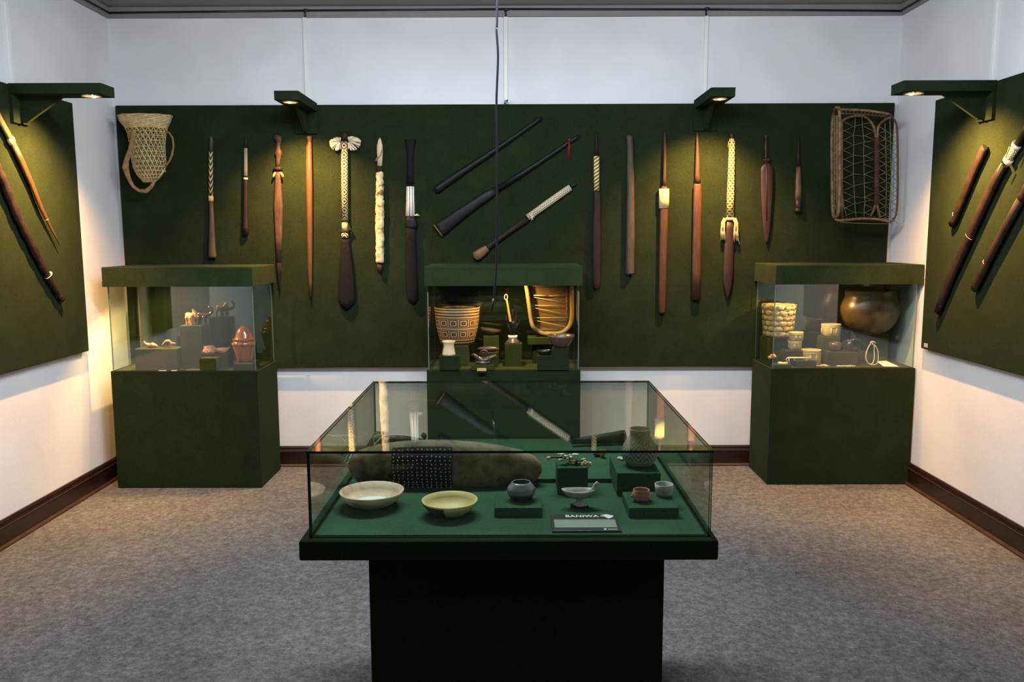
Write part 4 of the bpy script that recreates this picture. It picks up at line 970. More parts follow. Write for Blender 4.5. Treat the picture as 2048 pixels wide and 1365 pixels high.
# dark oval dish
c = onY(980, 670, 5.285); c.z = z5; k = px(c); rot = Matrix.Rotation(math.radians(7), 3, 'Y')
pr = [(6, 0.5), (12, 2), (19, 8), (21.5, 13), (20.5, 13.5), (16, 8), (8, 4), (0.5, 3.6)]
tag(obj('oval_dish', MB().lathe(c, [(r*k, h*k) for r, h in pr], seg=36, sy=0.7, tilt=rot).box(c.x-6*k, c.x+6*k, c.y-4*k, c.y+4*k, c.z, c.z+2*k), 'clay_dk', origin=c), 'dark brown oval dish behind the patterned basket', 'dish', G2)
# long clay piece
c = onY(976.5, 703.5, y4+0.035); c.z = z4; k = px(c)
mb = MB().sweep([c+Vector((x*k, 0, (5.5+dz)*k)) for x, dz in ((-22, 0.5), (-18, 0.5), (-8, 0), (4, 0.3), (14, 0.2), (20, 0), (22.5, 0.3))], [1.2*k, 3*k, 5.2*k, 5.6*k, 4.6*k, 2.6*k, 0.8*k], seg=16)
mb.sweep([c+Vector((-3*k, -2*k, 9.5*k)), c+Vector((0, -2*k, 11*k)), c+Vector((3*k, -2*k, 9.5*k))], 1.2*k, seg=6)
tag(obj('clay_whistle', mb, 'clay_dk', origin=c), 'smooth brown spindle-shaped clay whistle', 'whistle', G2)
# two headed whistle
c = onY(965, 729, y3+0.04); c.z = z3; k = px(c); mb = MB()
mb.sweep([q(-24, 17), q(-20, 20), q(-17, 19), q(-10, 13), q(-3, 7.5), q(3, 6.5), q(10, 9), q(20, 14), q(26, 16.5), q(29, 12)], [0.9*k, 1.8*k, 3.4*k, 4.6*k, 6.5*k, 6.8*k, 6.2*k, 5*k, 3.4*k, 1.2*k], seg=14)
mb.sweep([q(-14, 4.5, -3), q(0, 2.5, -4), q(16, 4, -3)], [2*k, 4.5*k, 2*k], seg=10)
o = tag(obj('bird_whistle', mb, 'clay_dk', origin=c), 'brown two-headed bird whistle with three finger holes', 'whistle', G2); remesh(o, 0.0018, 2)
for x, zz in ((-8, 17.2), (2, 14.6), (13, 15.0)): obj('finger_hole', MB().lathe(q(x, zz-1, -5.2), [(1.5*k, 0), (1.5*k, 0.5*k)], seg=10, tilt=Matrix.Rotation(0.9, 3, 'X')), 'clay_bl', o)
obj('loop_handle', MB().sweep([q(3+math.cos(a)*8, 19+math.sin(a)*8.5, 3) for a in [i*PI/10 for i in range(11)]], 2.1*k, seg=8), 'clay_dk', o)
a = onZ(954, 743.4, ZC+0.001)
tag(obj('small_label', MB().box(a.x, a.x+0.055, a.y+0.018, a.y+0.022, ZC+0.0005, ZC+0.018), 'cane'), 'small tan label in front of the two-headed whistle', 'label')
# hand
c = onY(1025.5, 687, y6+0.05); c.z = z6; k = px(c)
t = thing('mannequin_hand', 'dark polished upright hand with cream wrist band on a plinth', 'hand stand', c, G2)
obj('foot', MB().lathe(c, [(15*k, 0), (14.6*k, 1.5*k), (12*k, 5*k), (9*k, 8*k), (8.5*k, 9*k)], seg=36), 'clay_dk', t)
obj('wrist_band', MB().lathe(c+vZ*9*k, [(9.3*k, 0), (9.3*k, 6.2*k), (8*k, 6.2*k)], seg=32, sy=0.8), 'ivory', t)
mb = MB()
mb.sweep([q(0, 12), q(0, 18), q(-0.5, 24), q(-1, 31), q(-1, 38), q(-1.5, 42)], [6.8*k, 6.6*k, 8*k, 10.2*k, 10.4*k, 8.8*k], [5.2*k, 4.8*k, 4.6*k, 4.3*k, 3.8*k, 3.0*k], normal=Vector((0, -1, 0)), seg=16)
for a0, a1, a2, r in (((-8.5, 38), (-11.5, 47), (-13.5, 56), 2.1), ((-3.8, 41), (-5.2, 51), (-6.5, 60), 2.2), ((0.8, 42), (0.6, 55), (-0.6, 67), 2.2), ((5.0, 40), (6.6, 52), (7.4, 63), 2.15)):
    mb.sweep([q(*a0), q((a0[0]+a1[0])/2, (a0[1]+a1[1])/2, -0.5), q(*a1, -1), q((a1[0]+a2[0])/2, (a1[1]+a2[1])/2, -1.4), q(*a2, -1.2)], [r*k*1.15, r*k*1.05, r*k, r*k*0.85, r*k*0.55], seg=10)
mb.sweep([q(5, 26, 0), q(9.5, 33, -1), q(12.5, 39, -2), q(14.0, 46, -2)], [4.2*k, 3.2*k, 2.4*k, 1.4*k], seg=10)
remesh(obj('hand', mb, 'hand', t), 0.0016, 3)
# corded rattle held by the hand
t = thing('corded_rattle', 'yellow twisted cord whip standing against the dark hand', 'whip', q(-8, 42, -4), G2)
mb = MB(); n_ = 22
for i in range(n_):
    f_ = i/(n_-1); p0 = q(-4.8-9*f_*0.8, 44+43*f_, -5); mb.ball(p0, 2.9*k*(1-0.25*f_), sz=0.62, seg=10, rings=6)
obj('cord_body', mb, 'cord_gold', t)
pc = q(-13.3, 92, -5)
obj('end_loop', MB().sweep([pc+Vector((math.cos(a)*3.0*k, 0, math.sin(a)*5.6*k)) for a in [i*2*PI/16 for i in range(16)]], 0.8*k, seg=6, closed=True), 'bind_y', t)
# woven tray
c = onY(1098, 672, yT+0.06); k = px(c); yTr = yT+0.06
t = thing('woven_tray', 'upright golden woven tray with braided rim and pale strings', 'tray', onY(1097, 673, yTr), G2)
FR = TT(1030, 560, 7.186)
rim = [(150, -60), (158, 70), (178, 180), (195, 300), (215, 450), (232, 580), (262, 680), (330, 740), (420, 775), (500, 782), (600, 780), (700, 745), (770, 680), (805, 600), (818, 480), (815, 300), (812, 180), (815, 70), (820, -60)]
rim = [(a, max(b_, 40)) for a, b_ in rim]
rp = smooth_path([onY(*FR(a, b_), yTr-0.012-(0.03 if a < 300 else 0.0)) for a, b_ in rim], 4)
obj('braided_rim', MB().sweep(rp, 0.0135, 0.016, normal=Vector((0, -1, 0)), seg=10), 'p_braid', t)
inner = [onY(*FR(a, b_), yTr+0.01) for a, b_ in ((160, 40), (178, 180), (195, 300), (215, 450), (232, 580), (262, 680), (330, 740), (420, 775), (500, 782), (600, 780), (700, 745), (770, 680), (805, 600), (818, 480), (815, 300), (812, 180), (815, 40))]
pm = MB().prism(inner, (0, 0.006, 0)); xs = [p_.x for p_ in inner]; zs = [p_.z for p_ in inner]; x0_, z0_ = min(xs), min(zs)
pm.uv = [[((pm.v[i].x-x0_), (pm.v[i].z-z0_)) for i in f_] for f_ in pm.f]
obj('woven_panel', pm, 'p_weave', t)
for (a, b_), (a2, b2), w_ in (((255, 70), (255, 620), 0.006), ((745, 90), (745, 660), 0.006), ((250, 85), (760, 90), 0.006), ((340, 712), (690, 712), 0.003)):
    obj('inner_stick', MB().sweep([onY(*FR(a, b_), yTr-0.002), onY(*FR(a2, b2), yTr-0.002)], w_, seg=8), 'rod', t)
for (a, b_), (a2, b2), w_ in (((265, 222), (480, 232), 0.0034), ((480, 232), (760, 212), 0.0015), ((270, 250), (740, 332), 0.0015), ((270, 365), (745, 372), 0.0018), ((270, 402), (760, 500), 0.0015), ((255, 546), (760, 542), 0.0018), ((270, 582), (720, 672), 0.0018), ((380, 748), (620, 748), 0.0012)):
    obj('string', MB().sweep([onY(*FR(a, b_), yTr-0.012), onY(*FR(a2, b2), yTr-0.012)], w_, seg=6), 'string_w', t)
# bowls
vessel('dark_bowl', 'shiny dark bowl standing on the stepped plinth', 'bowl', 1122, 695.5, 15, zS2, [(14, 695), (17, 691), (22, 683), (26, 675), (27.5, 670)], 'clay_dk', group=G2, y=yS+0.05, wob=0.006)
vessel('small_dish', 'small shallow black dish on the lower step', 'dish', 1089, 710.5, 9, zS1, [(9, 710.5), (12, 708), (15, 703), (15.5, 701)], 'clay_bl', group=G2, y=yS+0.05, wob=0.02, sy=0.7)

# ---- right case
G3 = 'pieces in the right case'
AR = TT(1500, 590, 8.53); AS = TT(1620, 560, 7.186)
o, r1, ry1 = block(1535, 1574, 677, 726, 0.16, 'felt plinth under the tall pale woven basket', y=5.24, group=GP, m='felt_lit')
o, r2, ry2 = block(1574, 1606, 702, 727, 0.10, 'felt plinth under the two stacked palm baskets', y=5.13, group=GP)
o, r3, ry3 = block(1549.5, 1583, 730, 736.2, 0.07, 'very thin felt plinth under white bead strings', group=GP, m='felt_lit')
o, r4, ry4 = block(1591.5, 1633.5, 722.5, 735.4, 0.08, 'low felt plinth under a carved stick', group=GP, m='felt_lit')
o, r5, ry5 = block(1646.4, 1682, 674.5, 728, 0.11, 'tall felt plinth under the square pale basket', group=GP)
o, r6, ry6 = block(1656, 1716, 704.7, 732.6, 0.10, 'wide felt plinth under two small dark pots', group=GP)
o, r7, ry7 = block(1722, 1778, 668, 726, 0.16, 'tall felt plinth under the large bronze pot', y=5.255, group=GP, m='felt_lit')
# tall woven basket
c = onY(1555.5, 676, 5.31); c.z = r1; k = px(c)*0.965
t = thing('palm_basket', 'tall pale basket of broad plaited palm strips', 'basket', c, G3)
pr = [(27, 0), (28.5, 4), (30, 20), (31.5, 40), (32, 55), (31, 68), (29, 68), (29, 50), (26, 6), (0.5, 5)]
obj('basket_wall', MB().lathe(c, [(r*k, h*k) for r, h in pr], seg=40, wob=0.012), 'p_palm', t)
for row in range(6):
    mb = MB()
    for i in range(12):
        a = 2*PI*(i+0.5*(row % 2))/12+random.uniform(-.05, .05); hh = (7+row*11)*k; rr = (28.5+row*0.75)*k
        n_ = Vector((math.cos(a), math.sin(a), 0)); tg = Vector((-math.sin(a), math.cos(a), 0))
        mb.sweep([c+n_*rr-tg*8*k+vZ*(hh-1.5*k), c+n_*(rr+1.3*k)-tg*2*k+vZ*(hh+1.4*k), c+n_*(rr+1.2*k)+tg*3*k+vZ*(hh+1.2*k), c+n_*rr+tg*8*k+vZ*(hh-0.5*k)], [3.6*k, 5.3*k, 5.3*k, 3.2*k], [0.9*k]*4, normal=n_, seg=8)
    pr_row = obj('palm_strip_row', mb, 'p_palm', t)
    mb = MB()
    for i in range(7):
        a0 = random.uniform(0, 6.28); hh = (12.4+row*11+random.uniform(-1, 1))*k; rr = (29.6+row*0.75)*k
        mb.sweep([c+Vector((math.cos(a0+d_)*(rr+0.5*k), math.sin(a0+d_)*(rr+0.5*k), hh+d_*2*k)) for d_ in (0, 0.12, 0.25, 0.38, 0.5)], [0.2*k, 0.9*k, 1.1*k, 0.9*k, 0.2*k], seg=5)
    obj('dark_slits', mb, 'cane_b', pr_row)
# small square palm baskets
def palm_box(u, vb, z, y, hw, hh, label, rot=0.0):
    c = onY(u, vb, y); c.z = z; k = px(c)
    t = thing('square_basket', label, 'basket', c, G3)
    rings = []
    for r, h in ((0.84, 0), (0.93, 0.12), (1.0, 0.5), (0.99, 0.88), (0.97, 1.0), (0.90, 1.0), (0.90, 0.4), (0.8, 0.12), (0.02, 0.1)):
        ring = []
        for j in range(32):
            a = 2*PI*j/32+rot; cc, ss = math.cos(a), math.sin(a); pw = 2+1.8*(1-h)
            kx = math.copysign(abs(cc)**(2/pw), cc); ky = math.copysign(abs(ss)**(2/pw), ss)
            ring.append(c+Vector((kx*hw*k*r, ky*hw*k*r*0.85, h*hh*k)))
        rings.append(ring)
    obj('basket_wall', MB().ring_loft(rings), 'p_palm', t)
    mb = MB()
    for h in (0.80, 0.90, 0.98):
        mb.sweep([c+Vector((math.cos(a)*hw*k*1.0, math.sin(a)*hw*k*0.86, h*hh*k)) for a in [i*2*PI/28 for i in range(28)]], 0.9*k, seg=6, closed=True)
    obj('rim_hoops', mb, 'cane' if False else 'cotton_y', t)
    mb = MB()
    for j in range(10):
        a = 2*PI*j/10+rot; n_ = Vector((math.cos(a), math.sin(a)*0.86, 0))
        mb.sweep([c+n_*hw*k*0.88+vZ*1.5*k, c+n_*hw*k*1.03+vZ*hh*0.32*k, c+n_*hw*k*1.0+vZ*hh*0.74*k], [1.5*k, 3.0*k, 1.6*k], [0.5*k]*3, normal=n_, seg=6)
    obj('corner_strips', mb, 'p_palm', t)
palm_box(1589.5, 700, r2, ry2+0.05, 13, 17.5, 'lower of the two stacked small palm baskets')
palm_box(1592, 683, r2+17.6*px(Vector((0, ry2+0.05, 0))), ry2+0.05, 13.5, 17.5, 'upper of the two stacked small palm baskets')
palm_box(1620.5, 717, ZC, 5.20, 20, 30, 'larger round palm basket behind the carved stick')
palm_box(1661.5, 672, r5, ry5+0.05, 18.5, 24, 'square palm basket alone on the tall plinth')
# fungus on a stem
c = Vector((1.628, 5.185, ZC)); k = px(c); mb = MB()
for i in range(14):
    a = random.uniform(0, 6.28); rr = random.uniform(1, 7.5); mb.ball(c+Vector((math.cos(a)*rr*k, math.sin(a)*rr*0.6*k, (17+random.uniform(-2.5, 3.5))*k)), random.uniform(2.2, 3.6)*k, seg=8, rings=6)
t = thing('stone_nugget', 'rough orange stone on a small dark stand behind the case corner', 'stone', c, G3)
remesh(obj('nugget', mb, 'rock', t), 0.003, 1)
obj('stand', MB().lathe(c, [(7*k, 0), (7*k, 1.5*k), (2.5*k, 3*k), (2.5*k, 10*k), (6*k, 13*k), (6*k, 14.5*k)], seg=16), 'clay_bl', t)
# white beads on thin plinth
def bead_string(pts, r, name, mname, label, cat, group=None, parent=None):
    mb = MB(); pts = smooth_path(pts, 5); acc = 0
    for a_, b_ in zip(pts, pts[1:]):
        d = (b_-a_).length; acc += d
        if acc > r*1.7: mb.ball(b_, r, seg=6, rings=4); acc = 0
    mb.sweep(pts, r*0.35, seg=4)
    o = obj(name, mb, mname, parent)
    if parent is None: tag(o, label, cat, group)
    return o
def onzp(tr, l, z): return [onZ(*tr(a, b_), z) for a, b_ in l]
def onyp(l, y0, z): return [Vector((onY(AR(a, b_)[0], 725, y0+(1170-b_)*0.0012).x, y0+(1170-b_)*0.0012, z)) for a, b_ in l]
bead_string(onyp([(470, 1150), (510, 1120), (560, 1140), (610, 1130), (640, 1160), (560, 1165), (500, 1160), (540, 1150), (600, 1150)], ry3+0.008, r3+0.005), 0.005, 'bead_string', 'bead_w', 'coiled white bead string on the thinnest plinth of the right case', 'beads', G3)
bead_string(onyp([(385, 1165), (410, 1150), (430, 1170), (450, 1160), (420, 1180)], 5.118, ZC+0.006), 0.004, 'bead_string', 'bead_w', 'short white bead string beside the orange stone', 'beads', G3)
# carved stick
t = thing('carved_stick', 'pale carved bone stick with tassel lying on the low plinth', 'stick', onY(*AR(880, 1090), ry4+0.03), G3)
obj('shaft', MB().sweep([onY(*AR(x, y), ry4+0.02) for x, y in ((640, 1075), (800, 1078), (1040, 1076))], [0.005, 0.006, 0.004], seg=8), 'bead_w', t)
obj('stand', MB().sweep([onY(*AR(760, 1078), ry4+0.02), onY(*AR(760, 1130), ry4+0.02)], 0.003, seg=6).sweep([onY(*AR(960, 1078), ry4+0.02), onY(*AR(960, 1130), ry4+0.02)], 0.003, seg=6), 'bead_w', t)
obj('tassel', MB().sweep([onY(*AR(x, y), ry4+0.005) for x, y in ((640, 1078), (615, 1095), (640, 1150), (650, 1180))], 0.003, seg=6).sweep([onY(*AR(x, y), ry4+0.0) for x, y in ((660, 1085), (668, 1130), (680, 1175))], 0.003, seg=6), 'bead_w', t)
# dark pots
vessel('dark_pot', 'left small dark pot on the wide plinth', 'pot', 1669.5, 701.5, 9, r6, [(9, 701), (11, 698), (12.5, 692), (12.3, 687), (11, 683.5)], 'clay_dk', group=G3, y=ry6+0.05)
vessel('dark_pot', 'right larger dark pot on the wide plinth', 'pot', 1701, 702, 12, r6, [(12, 702), (15.5, 697), (16.5, 690), (15.5, 684), (13, 681), (14, 679)], 'clay_bl', group=G3, y=ry6+0.055)
# large pot
c = onY(1738, 664, 5.268); c = Vector((c.x, 5.268, r7)); k = px(c)
pr = [(22, 0), (32, 4), (44, 14), (52, 27), (56, 38), (57.5, 46), (57, 54), (55, 60), (53, 66), (50, 71), (49, 76), (50, 84), (51, 87), (49, 87), (47, 76), (50, 60), (40, 15), (0.5, 8)]
o = tag(obj('large_pot', MB().lathe(c, [(r*k, h*k) for r, h in pr], seg=64, sy=0.78), 'pot_bz', origin=c), 'large bronze-brown round-bellied pot at the right end', 'pot', G3)
# necklace loop
c = onY(1748, 728, 5.075)
t = thing('cord_loop', 'white looped cord necklace standing in the right case', 'necklace', Vector((c.x, 5.075, ZC)), G3)
L_ = [(880, 905), (835, 980), (805, 1070), (808, 1150), (850, 1210), (885, 1210), (915, 1170), (925, 1100), (922, 1000), (920, 945), (890, 905)]
L2_ = [(880, 915), (940, 950), (975, 1030), (980, 1120), (975, 1190), (930, 1222), (870, 1218), (845, 1205)]
for l in (L_, L2_): obj('cord', MB().sweep(smooth_path([onY(*AS(x, y), 5.075) for x, y in l], 4), 0.0032, seg=8), 'string_w', t)
obj('knot', MB().sweep([onY(*AS(x, y), 5.072) for x, y in ((865, 910), (890, 890), (920, 892), (942, 912))], 0.0042, seg=8), 'string_w', t)
a = onZ(1770, 731, ZC)
tag(obj('folded_paper', MB().prism([Vector((a.x-0.035, 5.10, ZC+0.001)), Vector((a.x+0.055, 5.09, ZC+0.001)), Vector((a.x+0.02, 5.19, ZC+0.022)), Vector((a.x-0.045, 5.18, ZC+0.020))], (0, 0, 0.002)), 'paper'), 'white folded paper at the right end of the right case', 'paper', G3)
mb = MB()
for i in range(26):
    x_ = 1677+i*1.45; a = onZ(x_, 735.2, ZC); mb.ball(Vector((a.x, a.y+0.025+random.uniform(-.006, .008), ZC+0.004)), 0.0042, seg=6, rings=4)
tag(obj('bead_string', mb, 'bead_w', kind=None), 'row of small white beads along the front of the right case', 'beads', G3)
mb = MB()
for i in range(30):
    a = onZ(1636+random.random()*26, 731+random.random()*4, ZC); mb.sweep([Vector((a.x-0.01, a.y+0.02, ZC+0.003)), Vector((a.x+0.012, a.y+0.02+random.uniform(-.006, .006), ZC+0.005))], [0.0035, 0.0015], seg=5)
tag(obj('loose_fibres', mb, 'bead_y', kind='stuff'), 'scatter of yellow straw pieces on the floor of the right case', 'straw')

# ------------------------------------------------------------------ central vitrine
vx0, vx1, vy0, vy1, vz0, vz1 = -0.506, 0.4823, 1.967, 2.9414, 0.8126, 1.0322
t = thing('display_table', 'glass-topped green display table in the foreground', 'display case', ((vx0+vx1)/2, 2.45, 0))
sx0, sx1, sy0 = -0.5278, 0.4971, 1.943
yp = 2.16; pl = onY(737, 1125, yp).x; pr_ = onY(1329, 1127, yp).x
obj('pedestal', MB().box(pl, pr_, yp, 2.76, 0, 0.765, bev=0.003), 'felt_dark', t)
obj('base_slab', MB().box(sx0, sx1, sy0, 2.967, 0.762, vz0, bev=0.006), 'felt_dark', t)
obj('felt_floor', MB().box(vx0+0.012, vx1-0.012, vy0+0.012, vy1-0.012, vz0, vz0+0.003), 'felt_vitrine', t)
g = 0.006; VE = 'glass_edge'
pane('glass_pane', vx0, vx1, vy0, vy0+g, vz0, vz1-g, t, edge=VE); pane('glass_pane', vx0, vx1, vy1-g, vy1, vz0, vz1-g, t, edge=VE)
pane('glass_pane', vx0, vx0+g, vy0+g, vy1-g, vz0, vz1-g, t, edge=VE); pane('glass_pane', vx1-g, vx1, vy0+g, vy1-g, vz0, vz1-g, t, edge=VE)
pane('glass_top', vx0-0.002, vx1+0.002, vy0-0.002, vy1+0.002, vz1-g, vz1, t, edge=VE)
Z0 = vz0+0.003
V4 = TT(600, 740, 3.79); V5 = TT(1000, 740, 3.4136)
G4 = 'pieces in the display table'; GV = 'green felt blocks in the display table'
# raised platform at the back
yP = onZ(1200, 966, Z0).y
ZP = onY(1200, 958, yP).z
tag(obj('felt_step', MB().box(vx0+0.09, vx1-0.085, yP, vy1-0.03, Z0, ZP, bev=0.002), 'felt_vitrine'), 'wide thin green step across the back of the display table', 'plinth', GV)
# bowls in front
def bowl(u, vbot, rb, outer, m1, label, inner=None):
    o, c = vessel('clay_bowl', label, 'bowl', u, vbot, rb, Z0, outer, m1, group=G4, seg=56, wob=0.008, floor=0.22)
    return o, c
o, c = bowl(744, 1023.5, 33, [(30, 1014), (38, 1010), (50, 1003), (60, 993), (65.5, 981)], 'bowl_pink', 'wide pinkish clay bowl at the front left of the display table')
k = px(c)
obj('pale_floor', MB().lathe(c+vZ*7.6*k, [(46*k, 2.5*k), (36*k, 1.0*k), (1*k, 0.6*k)], seg=40, cap=False), 'paper', o)
o, c = bowl(900, 1038.5, 27, [(24, 1030), (32, 1027), (45, 1018), (54, 1008), (58, 998.5)], 'bowl_yel', 'yellow cream clay bowl right of the pinkish bowl')
k = px(c)
def patch(c, k, outer, v0, a0, a1, i0, i1, off=0.7):
    mb = MB(); rings = []
    for i in range(i0, i1+1):
        r, v = outer[i]; ring = []
        for j in range(9):
            a = a0+(a1-a0)*j/8; ring.append(c+Vector((math.cos(a)*(r*k+off*k), math.sin(a)*(r*k+off*k), (v0-v)*k+0.2*k)))
        rings.append(ring)
    return mb.ring_loft(rings, closed=False, cap0=False, cap1=False)
obj('soot_patch', patch(c, k, [(24, 1030), (32, 1027), (45, 1018), (54, 1008), (57, 1002)], 1030, math.radians(180), math.radians(262), 0, 4), 'smudge', o)
# long skin-covered pouch with beaded band
yc = 2.405; zc0 = ZP
cL = onY(891, 945, yc)
us = [698, 702, 712, 730, 760, 800, 850, 900, 950, 1000, 1040, 1065, 1078, 1083]
tops = [934, 918, 906, 896, 887, 881, 878, 879, 882, 889, 899, 911, 925, 940]
bots = [944, 956, 966, 972, 976, 979, 981, 982, 982, 981, 977, 970, 960, 948]
pts, hw = [], []
for u, a, b_ in zip(us, tops, bots):
    # vertical half size as seen from above; depth a little larger than height
    q0 = onY(u, (a+b_)/2, yc); pts.append(q0); hw.append((b_-a)/2*yc/F)
low = min(p_.z-h_*0.93 for p_, h_ in zip(pts, hw)); 
dz = Z0+0.001-low
dy = dz*yc/(CH-0.86) if dz else 0
mb = MB().sweep(pts, hw, [h_*0.66 for h_ in hw], normal=Vector((0, -1, 0)), seg=36)
t = obj('skin_pouch', mb, 'log'); tag(t, 'long mottled hide-covered bundle with a beaded dark band', 'bundle', G4)
def pouch_at(u, ang, ex=0.0):
    for i in range(len(us)-1):
        if us[i] <= u <= us[i+1]:
            f_ = (u-us[i])/(us[i+1]-us[i]); p_ = pts[i].lerp(pts[i+1], f_); h_ = hw[i]+(hw[i+1]-hw[i])*f_; break
    return p_+Vector((0, -math.cos(ang)*(h_*0.66+ex), math.sin(ang)*(h_+ex)))
rings = []
for i in range(13):
    u = 788+(907-788)*i/12
    rings.append([pouch_at(u, -0.95+1.9*j/14, 0.003) for j in range(15)])
obj('dark_band', MB().ring_loft(rings, closed=False, cap0=False, cap1=False), 'seed', t)
mb = MB()
for i in range(13):
    for j in range(12):
        u = 792+i*9.2+random.uniform(-1.5, 1.5); mb.ball(pouch_at(u, -0.82+1.60*j/11+random.uniform(-.02, .02), 0.005), 0.0021, sz=1.0, seg=6, rings=4)
obj('white_beads', mb, 'bead_w', t, kind='stuff')
# felt blocks
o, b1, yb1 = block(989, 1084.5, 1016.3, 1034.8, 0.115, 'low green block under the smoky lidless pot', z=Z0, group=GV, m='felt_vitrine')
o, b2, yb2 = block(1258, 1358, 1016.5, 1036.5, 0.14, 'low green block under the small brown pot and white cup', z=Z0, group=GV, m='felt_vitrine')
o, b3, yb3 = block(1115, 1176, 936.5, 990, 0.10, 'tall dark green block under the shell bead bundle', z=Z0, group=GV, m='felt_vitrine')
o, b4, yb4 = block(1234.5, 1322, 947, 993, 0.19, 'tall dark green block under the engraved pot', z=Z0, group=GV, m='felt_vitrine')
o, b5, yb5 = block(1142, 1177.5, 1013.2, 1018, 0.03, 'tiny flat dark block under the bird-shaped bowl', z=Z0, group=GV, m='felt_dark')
# smoky pot
o, c = vessel('smoky_pot', 'smoky silver-glazed pot with angular shoulder', 'pot', 1042.5, 1006.5, 22, b1, [(20, 1001), (24, 994), (28.5, 984), (29.5, 979), (27, 974), (21, 967), (19, 964)], 'metal_gr', group=G4, floor=0.3)
k = px(c)
obj('sooty_base', MB().lathe(c, [(20.2*k, 0), (24.3*k, 7*k), (28.0*k, 14.5*k), (27.6*k, 15*k)], seg=40), 'clay_bl', o)
# bird bowl
c = place(1160.5, 1013, 15, b5+0.0); c = Vector((c.x, yb5+0.014, b5)); k = px(c)
t = thing('bird_bowl', 'grey-white footed bowl with a bird head rising at its right', 'bowl', c, G4)
obj('foot', MB().lathe(c, [(15*k, 0), (14.5*k, 2*k), (9*k, 7*k), (7.5*k, 11*k), (10*k, 14*k)], seg=32), 'clay_gr', t)
rings = []
for r, h in ((0.15, 11), (0.45, 13.5), (0.78, 20), (0.95, 26), (1.0, 31), (0.92, 31), (0.82, 25), (0.4, 20), (0.03, 19)):
    ring = []
    for j in range(40):
        a = 2*PI*j/40; x = math.cos(a); sx_ = 35*(1.0 if x > 0 else 1.15)*0.93
        ring.append(c+Vector(((x*r*sx_-2)*k, math.sin(a)*r*19*k, (h+2.5*abs(x)**3*r)*k)))
    rings.append(ring)
obj('bowl_body', MB().ring_loft(rings), 'clay_gr', t)
obj('bird_head', MB().sweep([c+Vector((x*k, 0, z*k)) for x, z in ((17, 24), (24, 29), (28, 36), (30, 42), (33.5, 45.5), (37, 43), (40, 40))], [4*k, 5*k, 4.2*k, 3.8*k, 3.9*k, 2.2*k, 0.7*k], seg=14), 'clay_gr', t)
# small brown pot with knobs, white cup
o, c = vessel('knobbed_pot', 'small brown pot with knobs round its shoulder', 'pot', 1282.5, 1006.5, 13, b2, [(12.5, 1003), (17, 998), (19.5, 991), (18.5, 985), (16, 981), (16.5, 979)], 'clay_pk', group=G4, floor=0.3)
k = px(c)
mb = MB()
for a in (-2.9, -1.0, 0.2, 1.6): mb.sweep([c+Vector((math.cos(a)*18.5*k, math.sin(a)*18.5*k, 11*k)), c+Vector((math.cos(a)*23.5*k, math.sin(a)*23.5*k, 11.8*k))], [3*k, 1.8*k], seg=8)
obj('knobs', mb, 'clay_pk', o)
vessel('clay_cup', 'pale grey straight-sided cup on the right-hand block', 'cup', 1327.5, 996, 14, b2, [(14, 992.5), (16.5, 988), (18, 978), (19, 968)], 'clay_gr', group=G4, floor=0.25)
# engraved pot
m, nt, b = new_mat('engraved_diamond_clay'); u_, v_ = uvsep(nt)
fu = mth(nt, 'ABSOLUTE', mth(nt, 'SUBTRACT', mth(nt, 'FRACT', mth(nt, 'MULTIPLY', u_, 7.0)), 0.5)); fv = mth(nt, 'ABSOLUTE', mth(nt, 'SUBTRACT', mth(nt, 'FRACT', mth(nt, 'MULTIPLY', v_, 17.0)), 0.5))
d = mth(nt, 'FRACT', mth(nt, 'MULTIPLY', mth(nt, 'ADD', fu, fv), 4.0)); fac = mth(nt, 'MULTIPLY', mth(nt, 'GREATER_THAN', d, 0.6), mth(nt, 'MULTIPLY', mth(nt, 'LESS_THAN', v_, 0.118), mth(nt, 'GREATER_THAN', v_, 0.03)))
nt.links.new(mixc(nt, fac, (0.27, 0.265, 0.19), (0.09, 0.09, 0.07)), b.inputs['Base Color']); b.inputs['Roughness'].default_value = 0.65; bump(nt, b, fac, -0.6, 0.003); M['engraved'] = m
o, c = vessel('engraved_pot', 'tall olive-grey pot engraved with diamond lines', 'pot', 1279, 937.5, 22, b4, [(22, 933), (26, 929), (33, 921), (37, 911), (36.5, 900), (32, 888), (25, 877), (21, 871), (20, 864), (22.5, 857), (21.5, 856)], 'engraved', group=G4, floor=0.25, y=None, seg=56)
# bead bundle on block
t = thing('shell_bundle', 'bundle of white and yellow shells on the tall dark block', 'beads', onY(1145, 935, yb3+0.03), G4)
VB = TT(1040, 860, 9.31)
P_ = smooth_path([onY(*VB(x, y), yb3+0.04) for x, y in ((760, 505), (860, 540), (1000, 585), (1150, 620), (1290, 640))], 6)
mb1, mb2 = MB(), MB()
for i in range(70):
    f_ = random.random(); p_ = P_[int(f_*(len(P_)-1))]+Vector((random.uniform(-.006, .006), random.uniform(-.016, .016), random.uniform(-.008, .010)))
    (mb1 if random.random() < (0.6 if f_ < 0.4 else 0.3) else mb2).ball(p_, random.uniform(0.003, 0.0052), sx=1.2, sz=0.8, seg=7, rings=5)
obj('yellow_shells', mb2, 'bead_y', t); 
for x, y, w_ in ((820, 490, 70), (990, 510, 75), (1030, 462, 60)): mb1.ball(onY(*VB(x, y), yb3+0.035), 0.009, sx=1.3, sy=0.7, sz=0.35, seg=10, rings=6)
obj('white_shells', mb1, 'ivory', t)
obj('dark_cord', MB().sweep(P_, 0.006, seg=8).sweep(smooth_path([onY(*VB(x, y), yb3+0.035) for x, y in ((520, 530), (640, 512), (760, 520))], 4), [0.0028]*9, seg=6), 'seed', t)
obj('end_bead', MB().ball(onY(*VB(535, 528), yb3+0.035), 0.005, sx=1.4, seg=8, rings=6), 'bead_y', t)
